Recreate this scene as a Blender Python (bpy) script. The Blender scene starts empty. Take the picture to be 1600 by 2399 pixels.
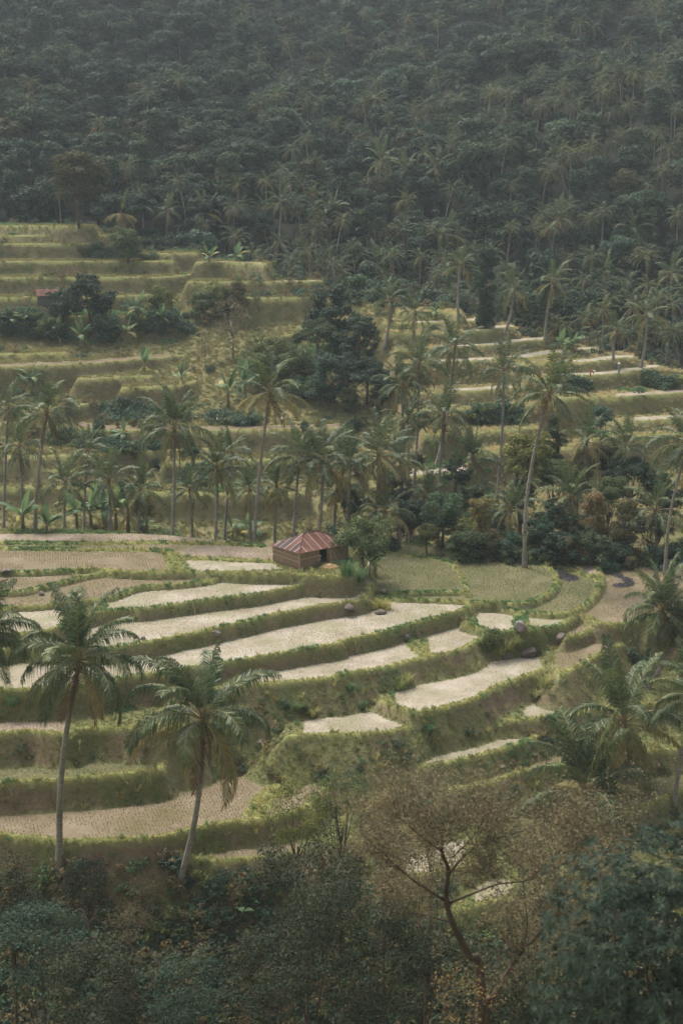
import bpy, math, random
import numpy as np
from mathutils import Vector, Matrix

random.seed(7); rng = np.random.default_rng(7)
scene = bpy.context.scene
COL = scene.collection
R = math.radians

# ------------------------------------------------------------------ camera, sky, sun, exposure
HAZE = 0.00018
CAMZ, PITCH, F = 37.0, R(12.5), 3333.0
cam_d = bpy.data.cameras.new('camera'); cam = bpy.data.objects.new('camera', cam_d); COL.objects.link(cam)
cam.location = (0, 0, CAMZ); cam.rotation_euler = (R(90) - PITCH, 0, 0)
cam_d.sensor_fit = 'HORIZONTAL'; cam_d.sensor_width = 24.0; cam_d.lens = 24.0 * F / 1600.0
cam_d.clip_start = 0.5; cam_d.clip_end = 3000
cam_d.dof.use_dof = True; cam_d.dof.focus_distance = 140; cam_d.dof.aperture_fstop = .55
scene.camera = cam

SUN_EL, SUN_AZ = R(58), R(-35)          # azimuth from +y (behind the scene), clockwise towards +x
world = bpy.data.worlds.new('World'); scene.world = world; world.use_nodes = True
wn = world.node_tree.nodes; wl = world.node_tree.links
bg = wn['Background']; sky = wn.new('ShaderNodeTexSky'); sky.sky_type = 'NISHITA'; sky.sun_disc = False
sky.sun_elevation = SUN_EL; sky.sun_rotation = SUN_AZ; sky.air_density = 1.0; sky.dust_density = 6.0; sky.ozone_density = 1.0
bw = wn.new('ShaderNodeRGBToBW'); wl.new(sky.outputs[0], bw.inputs[0]); wm = wn.new('ShaderNodeMix'); wm.data_type = 'RGBA'; wm.inputs[0].default_value = .6; wl.new(sky.outputs[0], wm.inputs[6]); wl.new(bw.outputs[0], wm.inputs[7]); wl.new(wm.outputs[2], bg.inputs[0]); bg.inputs[1].default_value = 0.13      # grey cloud cover
sun_d = bpy.data.lights.new('sun', 'SUN'); sun = bpy.data.objects.new('sun', sun_d); COL.objects.link(sun)
sun_d.energy = 1.5; sun_d.angle = R(12); sun_d.color = (1.0, 0.95, 0.88)
sv = Vector((math.sin(SUN_AZ) * math.cos(SUN_EL), math.cos(SUN_AZ) * math.cos(SUN_EL), math.sin(SUN_EL)))
sun.rotation_euler = sv.to_track_quat('Z', 'Y').to_euler(); sun.location = (0, 100, 150)
vs = scene.view_settings; vs.view_transform = 'Standard'; vs.look = 'None'; vs.gamma = 1.0; vs.exposure = 1.25; vs.use_curve_mapping = False
scene.cycles.max_bounces = 6; scene.cycles.diffuse_bounces = 3; scene.cycles.glossy_bounces = 2; scene.cycles.transmission_bounces = 3
scene.cycles.volume_bounces = 0; scene.cycles.caustics_reflective = False; scene.cycles.caustics_refractive = False
scene.cycles.use_denoising = True

cp, sp = math.cos(PITCH), math.sin(PITCH)
def ray(u, v):
    a, b = (u - 800.0) / F, -(v - 1199.5) / F
    return np.array([a, cp + b * sp, -sp + b * cp])
def at_z(u, v, z):
    d = ray(u, v); return np.array([0, 0, CAMZ]) + d * ((z - CAMZ) / d[2])
def at_y(u, v, y):
    d = ray(u, v); return np.array([0, 0, CAMZ]) + d * (y / d[1])
def proj(P):
    P = np.asarray(P, float); x, y, z = P[..., 0], P[..., 1], P[..., 2] - CAMZ
    dep = y * cp - z * sp; up = y * sp + z * cp
    return 800 + F * x / dep, 1199.5 - F * up / dep
def ppm(y, z=0): return F / (y * cp - (z - CAMZ) * sp)      # photo pixels per metre

# ------------------------------------------------------------------ tags and object helpers
def tag(o, label=None, cat=None, group=None, kind=None):
    if label: o['label'] = label
    if cat: o['category'] = cat
    if group: o['group'] = group
    if kind: o['kind'] = kind
    return o
def link(name, data, parent=None, loc=(0, 0, 0), rot=(0, 0, 0), scl=(1, 1, 1)):
    o = bpy.data.objects.new(name, data); COL.objects.link(o)
    o.location = loc; o.rotation_euler = rot; o.scale = (scl,) * 3 if isinstance(scl, (int, float)) else scl
    if parent is not None: o.parent = parent
    return o
def empty(name, loc, rz=0): return link(name, None, None, loc, (0, 0, rz))
def mesh(name, verts, faces, mats=(), midx=None, smooth=False):
    m = bpy.data.meshes.new(name)
    m.from_pydata([tuple(v) for v in verts] if not isinstance(verts, np.ndarray) else verts.tolist(), [], faces if not isinstance(faces, np.ndarray) else faces.tolist())
    for q in mats: m.materials.append(q)
    if midx is not None: m.polygons.foreach_set('material_index', np.asarray(midx, dtype=np.int32))
    if smooth: m.polygons.foreach_set('use_smooth', np.ones(len(m.polygons), dtype=bool))
    m.update(); return m
class MB:
    """collects shapes for one mesh"""
    def __init__(s): s.v = []; s.f = []; s.m = []
    def add(s, v, f, mi=0):
        b = len(s.v); s.v += [tuple(map(float, p)) for p in v]; s.f += [tuple(i + b for i in q) for q in f]; s.m += [mi] * len(f)
    def box(s, c, size, mi=0, M=None):
        hx, hy, hz = [q / 2 for q in size]
        v = [Vector((sx * hx, sy * hy, sz * hz)) for sz in (-1, 1) for sx, sy in ((-1, -1), (1, -1), (1, 1), (-1, 1))]
        v = [(M @ p if M else p) + Vector(c) for p in v]
        s.add(v, [(3, 2, 1, 0), (4, 5, 6, 7), (0, 1, 5, 4), (1, 2, 6, 5), (2, 3, 7, 6), (3, 0, 4, 7)], mi)
    def tube(s, pts, rad, n=6, mi=0, cap=True):
        pts = [Vector(p) for p in pts]; k = len(pts); v = []
        for i, p in enumerate(pts):
            t = (pts[min(i + 1, k - 1)] - pts[max(i - 1, 0)]).normalized()
            a = t.cross(Vector((0, 1, 0.03))) if abs(t.y) < .9 else t.cross(Vector((1, 0, 0)))
            a.normalize(); b = t.cross(a)
            r = rad[i] if hasattr(rad, '__len__') else rad
            for j in range(n):
                q = 2 * math.pi * j / n; v.append(p + a * (r * math.cos(q)) + b * (r * math.sin(q)))
        f = [(i * n + j, i * n + (j + 1) % n, (i + 1) * n + (j + 1) % n, (i + 1) * n + j) for i in range(k - 1) for j in range(n)]
        if cap: f += [tuple(range(n - 1, -1, -1)), tuple(range((k - 1) * n, k * n))]
        s.add(v, f, mi)
    def mesh(s, name, mats, smooth=False): return mesh(name, s.v, s.f, mats, s.m, smooth)

# ------------------------------------------------------------------ materials
def nt(name):
    m = bpy.data.materials.new(name); m.use_nodes = True; t = m.node_tree
    return m, t.nodes, t.links, t.nodes['Principled BSDF']
def ramp(n, stops):
    r = n.new('ShaderNodeValToRGB'); e = r.color_ramp.elements
    while len(e) < len(stops): e.new(0.5)
    for i, (p, c) in enumerate(stops): e[i].position = p; e[i].color = (*c, 1)
    return r
def noise(n, l, scale, detail=4, rough=.6, coord='Object', vec=None):
    x = n.new('ShaderNodeTexNoise'); x.inputs['Scale'].default_value = scale; x.inputs['Detail'].default_value = detail; x.inputs['Roughness'].default_value = rough
    if vec is None:
        c = n.new('ShaderNodeTexCoord'); vec = c.outputs[coord]
    l.new(vec, x.inputs['Vector']); return x
def mixc(n, l, fac, a, b, mode='MIX'):
    x = n.new('ShaderNodeMix'); x.data_type = 'RGBA'; x.blend_type = mode
    for s, v in ((x.inputs[0], fac), (x.inputs[6], a), (x.inputs[7], b)):
        if hasattr(v, 'is_output') or isinstance(v, bpy.types.NodeSocket): l.new(v, s)
        elif isinstance(v, (int, float)): s.default_value = v
        else: s.default_value = (*v, 1)
    return x.outputs[2]
LEAFK = 1.5
def m_leaf(name, cols, transl=.3, rough=.55, tint=None, objvar=.35):
    """leaf colour varies leaf by leaf and plant by plant"""
    m, n, l, p = nt(name)
    cols = [tuple(q * LEAFK for q in c) for c in cols]
    g = n.new('ShaderNodeNewGeometry'); rp = ramp(n, [(i / (len(cols) - 1), c) for i, c in enumerate(cols)])
    l.new(g.outputs['Random Per Island'], rp.inputs[0])
    oi = n.new('ShaderNodeObjectInfo'); r2 = ramp(n, [(0, (1 - objvar, 1 - objvar * .8, 1 - objvar)), (.5, (1, 1, 1)), (1, tint or (1.3, 1.12, .8))])
    l.new(oi.outputs['Random'], r2.inputs[0])
    c = mixc(n, l, 1.0, rp.outputs[0], r2.outputs[0], 'MULTIPLY')
    l.new(c, p.inputs['Base Color']); p.inputs['Roughness'].default_value = min(.9, rough + .12); p.inputs['Specular IOR Level'].default_value = .12
    if transl > 0:
        t = n.new('ShaderNodeBsdfTranslucent'); l.new(c, t.inputs[0]); ms = n.new('ShaderNodeMixShader'); ms.inputs[0].default_value = transl
        l.new(p.outputs[0], ms.inputs[1]); l.new(t.outputs[0], ms.inputs[2]); l.new(ms.outputs[0], n['Material Output'].inputs[0])
    return m
def m_plain(name, c1, c2, scale=3, rough=.85, bump=0, coord='Object', detail=5, spec=.2):
    m, n, l, p = nt(name); x = noise(n, l, scale, detail, .65, coord); r = ramp(n, [(.3, c1), (.7, c2)]); l.new(x.outputs[0], r.inputs[0])
    l.new(r.outputs[0], p.inputs['Base Color']); p.inputs['Roughness'].default_value = rough; p.inputs['Specular IOR Level'].default_value = spec
    if bump:
        b = n.new('ShaderNodeBump'); b.inputs['Strength'].default_value = bump; b.inputs['Distance'].default_value = .05; l.new(x.outputs[0], b.inputs['Height']); l.new(b.outputs[0], p.inputs['Normal'])
    return m

# ------------------------------------------------------------------ terrain: levels drawn as terrace lips
FR = {'A': (0, 1250), 'B': (800, 1250), 'C': (0, 1800), 'D': (800, 1800), 'E': (0, 500), 'G': (800, 500), 'H': (800, 900), 'F': (0, 900)}
def px(s):
    fr = 'P'; out = []
    for w in s.split():
        if ':' in w: fr, w = w.split(':')
        x, y = map(float, w.split(','))
        out.append((x, y) if fr == 'P' else (FR[fr][0] + x / 1.96, FR[fr][1] + y / 1.96))
    return out
def catmull(P, k=6):
    P = [np.asarray(p, float) for p in P]; Q = [2 * P[0] - P[1]] + P + [2 * P[-1] - P[-2]]; out = []
    for i in range(1, len(Q) - 2):
        for j in range(k):
            t = j / k; a, b, c, d = Q[i - 1:i + 3]
            out.append(.5 * (2 * b + (c - a) * t + (2 * a - 5 * b + 4 * c - d) * t * t + (3 * b - a - 3 * c + d) * t ** 3))
    return out + [P[-1]]
def vnoise(x, y, s, seed=0):
    x = np.asarray(x, float) / s; y = np.asarray(y, float) / s; xi = np.floor(x).astype(np.int64); yi = np.floor(y).astype(np.int64); fx = x - xi; fy = y - yi
    def h(a, b):
        n = (a * 374761393 + b * 668265263 + seed * 1442695041) & 0xffffffff; n = ((n ^ (n >> 13)) * 1274126177) & 0xffffffff
        return ((n ^ (n >> 16)) & 0xffff) / 65535.0
    fx = fx * fx * (3 - 2 * fx); fy = fy * fy * (3 - 2 * fy)
    return (h(xi, yi) * (1 - fx) + h(xi + 1, yi) * fx) * (1 - fy) + (h(xi, yi + 1) * (1 - fx) + h(xi + 1, yi + 1) * fx) * fy
def fbm(x, y, s, seed=0, o=4):
    t = 0; a = 1; n = 0
    for i in range(o): t = t + a * (vnoise(x, y, s, seed + i) - .5); n += a; a *= .5; s /= 2.1
    return t / n
def crest(t):
    return np.interp(t, [-.3, -.24, -.1, -.02, .05, .24, .4], [318, 315, 297, 275, 250, 235, 228]), np.interp(t, [-.3, -.24, -.1, -.02, .05, .24, .4], [31, 30, 25, 20, 16.5, 8.8, 3])
YG, ZG = 176.0, -9.0
BT = ([-30, 0, 30, 60, 74, 86, 92, 97, 101, 110, 116, 122, 135, 150, 160, 168, 176], [60, 34, 10, -16, -26, -20.5, -17.3, -14.9, -13.2, -11.9, -11.2, -9.8, -8.4, -7.5, -9.5, -10.5, -9])
FT = ([176, 262, 300, 340, 380, 450, 550, 640, 760], [-12, 2, 15, 33, 47, 75, 112, 148, 200])
def base_h(x, y):
    t = x / np.maximum(y, 1.0); yc, zc = crest(t)
    near = np.interp(y, *BT) - 3.2 * np.clip((x - 12) / 25, 0, 1.2) * np.clip((y - 95) / 12, 0, 1) * np.clip((140 - y) / 15, 0, 1) * .4
    front = ZG + (zc - ZG) * (y - YG) / (yc - YG); front = np.where(y > yc, zc - (y - yc) * .45, front)
    far = np.interp(y, *FT) + fbm(x, y, 75, 3) * 42 * np.clip((y - 300) / 120, 0, 1) + np.clip(-x - 40, 0, 200) * .03
    h = np.where(y < YG, near, np.maximum(front, far))
    return h + fbm(x, y, 14, 11) * 1.6 * np.clip((y - 160) / 20, .25, 1)
LEV = []    # name, z, slope, polygon(world xy), lip(world xy)
RIM = px('P:-350,1222 -120,1231 0,1237 200,1243 400,1254 560,1269 640,1277 760,1280 838,1283')
def wob(P, a=.16):
    P = np.array(P)[:, :2]; q = P.copy(); q[:, 1] += fbm(P[:, 0], P[:, 1], 2.3, 5) * a * 3; q[:, 0] += fbm(P[:, 0], P[:, 1], 2.7, 9) * a * 2; return q
def level(name, z, lip, s=2.9, back=25.0, rim=None, closed=False, bund=.2):
    L = wob(catmull([at_z(u, v, z) for u, v in px(lip)], 7))
    if closed: poly = L
    elif rim is not None: poly = np.vstack([L, [at_z(u, v, z)[:2] for u, v in rim[::-1]]])
    else: poly = np.vstack([L, L[::-1] + np.array([0, back])])
    LEV.append((name, z, s, poly, L, bund))
level('L0', 0, 'A:-500,195 -300,190 0,185 200,180 430,168 560,178 750,185 950,180 1150,190 1330,192 P:760,1353 800,1354 822,1350 836,1338 842,1320 842,1300 840,1288', rim=RIM, s=2.8)
level('F5a', -.3, 'A:-500,292 -300,285 0,278 100,272 200,250 330,215 450,192 520,178', back=9)
level('F5b', -.6, 'A:-500,360 -300,352 60,345 230,335 500,300 640,255 850,238 1030,208 1080,186', back=10)
level('F6', -.9, 'A:-500,475 -300,470 0,470 150,462 240,445 330,410 430,375 540,358 700,346 950,312 1200,280 1400,242 1568,224 P:815,1360 832,1358 842,1345', back=12)
level('F7', -1.9, 'A:-500,565 -300,560 0,545 100,530 300,538 450,535 650,512 850,470 1000,440 1200,392 1400,350 1568,325 B:60,318 108,304 125,280 150,235', back=12)
level('F8', -3.1, 'A:-500,735 -300,730 0,725 260,720 450,690 600,665 830,632 1000,605 1150,580 1350,545 1568,510 B:0,500 200,455 400,400 540,362 600,335 618,300 605,262', back=12)
level('G1', -2.7, 'B:60,200 120,262 190,280 300,276 450,274 560,277 597,285 585,258 560,200 530,150 470,125 330,105 200,90 110,85 60,110', closed=True, s=2)
level('G2', -2.95, 'B:40,300 590,320 700,324 830,324 900,307 970,270 995,215 975,170 920,138 840,112 700,90 560,72 380,52 180,36 -60,28', closed=True, s=1.8)
level('G3', -3.4, 'B:600,330 840,364 1000,374 1090,352 1150,312 1190,255 1200,205 1185,165 1150,135 1080,116 900,100 700,90 560,72', closed=True, s=1.8)
level('G4', -3.8, 'B:900,360 1100,380 1170,412 1250,420 1340,410 1450,400 1750,390 1750,140 1440,128 1200,115 1080,106 900,95', closed=True, s=1.8)
level('F10', -3.75, 'B:560,420 640,440 700,462 780,450 850,446 950,440 1000,432 1050,405 1075,385 1085,350', back=9)
level('F9', -4.4, 'A:800,738 1000,718 1200,698 1350,685 1568,662 B:0,650 200,620 340,588 400,575 470,562 550,540 640,495 690,460 705,425', back=11, s=1.1)
level('F11b', -4.5, 'B:1030,492 1100,468 1180,440 1340,428 1750,422', back=9, s=1.6)
level('F11', -5.5, 'B:985,630 1020,660 1080,620 1150,582 1250,535 1340,495 1450,470 1750,430', back=11, s=1.1)
level('F12', -6.1, 'B:180,770 250,800 340,822 450,808 600,772 680,730 760,695 900,645 1000,610 1045,580 1052,530 1040,495', back=11, s=1.25)
level('F13', -8.0, 'B:740,872 850,862 950,852 1100,832 1250,810 1450,790 1750,770', back=10, s=1)
level('F14', -7.0, 'A:1300,945 1390,935 1480,930 1568,928 B:100,928 200,920 290,900 330,878 350,835', back=8, s=.9)
level('FR1', -9.8, 'B:1300,1035 1400,1010 1500,1000 1750,980', back=8, s=1)
level('F15', -9.1, 'B:360,1080 450,1065 600,1035 720,1005 850,962 910,930', back=7, s=1)
level('F16', -10.5, 'B:460,1195 560,1175 700,1150 800,1110 900,1092 1000,1068 1080,1040 1250,1010', back=8, s=1)
level('S9', -5.5, 'A:-500,938 -300,930 0,925 160,915 300,925 420,900 700,905 850,880', back=8, s=1.5)
level('F17', -7.8, 'A:-500,1175 -300,1165 0,1155 C:200,65 400,50 600,30 720,18 765,-20 790,-70', back=8, s=1.8)
level('F18', -9.9, 'C:-500,305 -300,308 0,312 150,332 300,342 450,342 700,332 850,298 1000,267 1200,245 1300,225 1420,180 1500,100 1560,20', back=9, s=1.8)
level('F19', -11.6, 'C:780,430 870,422 1000,430 1100,427 1280,408 1450,380 1620,340', back=7, s=1.1)
level('D1', -12.6, 'D:220,550 300,510 420,490 540,470 620,435', back=5, s=1)
level('D2', -13.7, 'D:480,665 600,650 700,625 820,595', back=5, s=1)
level('FR2', -11.4, 'D:1050,290 1130,255 1230,222 1400,172 1568,112 1800,50', back=7, s=1.5)
BUNDS = [(0, 'A:-300,42 0,44 300,48 700,44 950,46 1200,56', .5), (0, 'A:-300,68 0,70 400,76 700,80 790,95 830,112 1000,118 1240,130', .5),
         (0, 'A:760,82 790,110 800,140 830,165 860,182', .6), (-3.4, 'P:1270,1325 1282,1327 1339,1336 1384,1352 1402,1360', .4),
         (-3.75, 'B:795,345 825,385 838,446', .6), (-4.5, 'B:330,505 365,545 405,575', .5), (-9.9, 'C:1255,40 1275,90 1210,140 1180,200 1190,245', .7)]
HILL = ['E:-100,75 0,75 200,72 380,68 420,66', 'E:-100,120 0,120 250,116 450,110 495,108', 'E:-100,156 0,155 250,152 430,148 480,146',
 'E:-100,240 0,238 300,230 600,226 740,222 800,221', 'E:660,205 720,198 830,190 905,186', 'E:-100,318 0,316 180,312 400,308 560,303 750,296 880,280 920,275',
 'E:900,240 1050,237 1200,236 1230,236', 'E:-100,402 0,400 110,398 300,396 560,378 700,372', 'E:860,335 1000,340 1200,328 1290,318 1440,310 1480,308',
 'E:1100,405 1250,402 1400,388 1480,375', 'E:1150,590 1250,575 1400,545', 'E:-100,755 0,742 200,712 380,690 600,672 800,655 950,635 1000,620',
 'E:560,800 700,797 830,790 900,770', 'E:-100,860 100,885 300,890 420,870', 'E:-100,645 100,645 300,640', 'E:350,760 500,755 700,745', 'E:-100,480 100,478 300,470 600,480 800,470',
 'E:-100,968 0,965 160,962 450,990 700,995 1000,995 1400,990 1568,985', 'E:-100,1120 200,1118 450,1105 700,1090 1000,1080 1400,1070',
 'F:-100,480 100,478 300,475 500,490 1000,505 1400,500', 'F:750,365 1100,350 1500,345', 'F:-100,400 100,395 350,400',
 'G:250,475 380,470 480,465 560,462', 'G:180,545 340,530 480,516 640,492 680,486', 'G:200,600 380,582 560,566 700,535 770,522 800,520',
 'G:250,680 440,652 600,630 760,600 880,582 945,578', 'G:250,745 440,722 600,705 700,690 850,662 1050,632 1150,624 1195,624', 'G:800,730 900,715 1020,700 1180,682 1300,663 1365,660',
 'G:850,785 950,775 1050,762 1250,742 1380,720 1480,706', 'G:300,855 480,835 700,810 900,790 1000,785', 'G:1000,860 1150,850 1280,852 1420,838 1568,822 1750,812',
 'G:1380,740 1568,752 1750,770', 'G:300,925 480,905 700,890 880,880 1000,870', 'G:380,1022 600,1010 760,996 900,985', 'G:1250,965 1330,958 1568,942 1750,932', 'H:300,425 480,412 600,397 640,380',
 'H:600,320 900,300 1200,290', 'H:1150,250 1400,235 1750,220']
def hill_pt(u, v):
    d = ray(u, v); t = d[0] / d[1]; m = d[2] / d[1]; yc, zc = crest(t); k = (zc - ZG) / (yc - YG)
    y = (CAMZ - ZG + k * YG) / (k - m)
    if not (0 < y < yc + 4): y = yc
    return y, CAMZ + m * y
HZ = []
for i, hl in enumerate(HILL):
    P = px(hl); z = float(np.mean([hill_pt(u, v)[1] for u, v in P])) + (.9 if i < 22 else 1.35); HZ.append(z)
    L = []
    for u, v in P:
        q = at_z(u, v, z); y0 = hill_pt(u, v)[0]
        if abs(q[1] - y0) > 9: q = at_y(u, v, y0 + 9 * np.sign(q[1] - y0))
        L.append(q)
    L = wob(catmull(L, 5), .25)
    LEV.append(('H%d' % i, z, 2.0, np.vstack([L, L[::-1] + np.array([0, 9.0])]), L, .1))
NAMES = [q[0] for q in LEV]

def inside(P, poly):
    x, y = P[:, 0], P[:, 1]; r = np.zeros(len(P), bool); a = poly; b = np.roll(poly, -1, 0)
    for (x1, y1), (x2, y2) in zip(a, b):
        if y1 == y2: continue
        c = ((y1 > y) != (y2 > y)) & (x < (x2 - x1) * (y - y1) / (y2 - y1) + x1); r ^= c
    return r
def pdist(P, line, close=False):
    d2 = np.full(len(P), 1e9); A = line[:-1]; B = line[1:]
    if close: A = line; B = np.roll(line, -1, 0)
    for a, b in zip(A, B):
        e = b - a; L = max(e @ e, 1e-9); w = P - a; t = np.clip((w @ e) / L, 0, 1); w = w - t[:, None] * e; d2 = np.minimum(d2, (w * w).sum(1))
    return np.sqrt(d2)
def axis(*seg):
    out = [seg[0][0]]
    for a, b, s in seg: n = max(1, round((b - a) / s)); out += list(a + (b - a) * np.arange(1, n + 1) / n)
    return np.array(out)
XS = axis((-250, -90, 7), (-90, -46, .8), (-46, 46, .32), (46, 90, .8), (90, 250, 7)); YS = axis((-28, 88, 2), (88, 165, .28), (165, 325, .6), (325, 400, 3), (400, 750, 6))
GX, GY = np.meshgrid(XS, YS); PT = np.stack([GX.ravel(), GY.ravel()], 1)
HG = base_h(PT[:, 0], PT[:, 1]); LV = np.full(len(PT), -1); DL = np.full(len(PT), 99.0); BUMP = np.zeros(len(PT))
for k, (nm, z, s, poly, lip, bund) in enumerate(LEV):
    lo, hi = poly.min(0) - 9, poly.max(0) + 9
    ix = np.where((PT[:, 0] > lo[0]) & (PT[:, 0] < hi[0]) & (PT[:, 1] > lo[1]) & (PT[:, 1] < hi[1]))[0]
    Q = PT[ix]; ins = inside(Q, poly); dl = pdist(Q, lip); do = np.where(ins, 0, pdist(Q, poly, True))
    do = do + np.where(do > 0, fbm(Q[:, 0], Q[:, 1], 1.1, 21) * .5 * np.minimum(do, 1), 0)
    c = np.where(ins, z, z - s * np.maximum(do, 0) - .02)
    win = c > HG[ix]; j = ix[win]
    HG[j] = c[win]; LV[j] = np.where(ins[win], k, -2 - k); DL[j] = dl[win]
    BUMP[j] = bund * np.exp(-(np.where(ins[win], dl[win] - .22, dl[win] * 1.2) / .26) ** 2)
for z, bl, w in BUNDS:
    L = wob(catmull([at_z(u, v, z) for u, v in px(bl)], 6)); ix = np.where((np.abs(HG - z) < .15) & (PT[:, 1] > 90) & (PT[:, 1] < 175))[0]
    d = pdist(PT[ix], L); BUMP[ix] = np.maximum(BUMP[ix], .22 * np.exp(-(d / (w * .55)) ** 2)); DL[ix] = np.minimum(DL[ix], np.maximum(d - w * .5, 0))
HG = HG + BUMP
rough = (LV < 0) & (PT[:, 1] > 85); HG[rough] += fbm(PT[rough, 0], PT[rough, 1], 1.6, 31) * .28
HGR = HG.reshape(GX.shape); LVR = LV.reshape(GX.shape); DLR = DL.reshape(GX.shape)
def H(x, y):
    i = np.clip(np.searchsorted(XS, x) - 1, 0, len(XS) - 2); j = np.clip(np.searchsorted(YS, y) - 1, 0, len(YS) - 2)
    a = (x - XS[i]) / (XS[i + 1] - XS[i]); b = (y - YS[j]) / (YS[j + 1] - YS[j])
    return (HGR[j, i] * (1 - a) + HGR[j, i + 1] * a) * (1 - b) + (HGR[j + 1, i] * (1 - a) + HGR[j + 1, i + 1] * a) * b
def march(u, v, y0=60.0, y1=700.0):
    ys = np.arange(y0, y1, .1); d = ray(u, v); x = d[0] / d[1] * ys; z = CAMZ + d[2] / d[1] * ys
    hit = np.where(H(x, ys) > z)[0]
    j = hit[0] if len(hit) else len(ys) - 1
    return Vector((x[j], ys[j], float(H(x[j], ys[j]))))
def on(u, y):
    """ground under the pixel column u at distance y"""
    x = (u - 800) / F * (y * cp + 30 * sp); z = float(H(x, y)); x = (u - 800) / F * (y * cp - (z - CAMZ) * sp); return Vector((x, y, float(H(x, y))))
# ------------------------------------------------------------------ rice fields and ground
PALE = dict(c=((.47, .41, .315), (.60, .54, .435), (.34, .285, .20)), st=(.58, .52, .39))
TAN = dict(c=((.28, .225, .145), (.37, .30, .205), (.22, .172, .105)), st=(.42, .34, .20))
GREEN = dict(c=((.20, .185, .095), (.27, .24, .135), (.15, .145, .066)), st=(.24, .28, .115))
PINK = dict(c=((.42, .335, .26), (.53, .435, .35), (.32, .25, .185)), st=(.52, .43, .29))
def m_field(name, c):
    c = [tuple(q * .55 for q in k) for k in c]
    m, n, l, p = nt(name)
    a = noise(n, l, .35, 4, .6); b = noise(n, l, 4.0, 5, .7); r = ramp(n, [(.36, c[2]), (.5, c[0]), (.63, c[1])])
    x = n.new('ShaderNodeMath'); x.operation = 'MULTIPLY_ADD'; x.inputs[1].default_value = .55; l.new(a.outputs[0], x.inputs[0])
    y = n.new('ShaderNodeMath'); y.operation = 'MULTIPLY'; y.inputs[1].default_value = .45; l.new(b.outputs[0], y.inputs[0]); l.new(y.outputs[0], x.inputs[2])
    l.new(x.outputs[0], r.inputs[0]); w = noise(n, l, .22, 3, .6); wr = ramp(n, [(.45, (0, 0, 0)), (.66, (.7, .7, .7))]); l.new(w.outputs[0], wr.inputs[0]); cc = mixc(n, l, wr.outputs[0], r.outputs[0], tuple(q * f_ for q, f_ in zip(c[0], (.66, .72, .52)))); l.new(cc, p.inputs['Base Color']); p.inputs['Roughness'].default_value = .95; p.inputs['Specular IOR Level'].default_value = .1
    bp = n.new('ShaderNodeBump'); bp.inputs['Strength'].default_value = .6; bp.inputs['Distance'].default_value = .06; l.new(b.outputs[0], bp.inputs['Height']); l.new(bp.outputs[0], p.inputs['Normal'])
    return m
EARTH = dict(c=((.24, .175, .125), (.31, .235, .175), (.18, .125, .085)))
FM = {k: m_field('field_' + k, d['c']) for k, d in (('pale', PALE), ('tan', TAN), ('green', GREEN), ('pink', PINK), ('earth', EARTH))}
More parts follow.
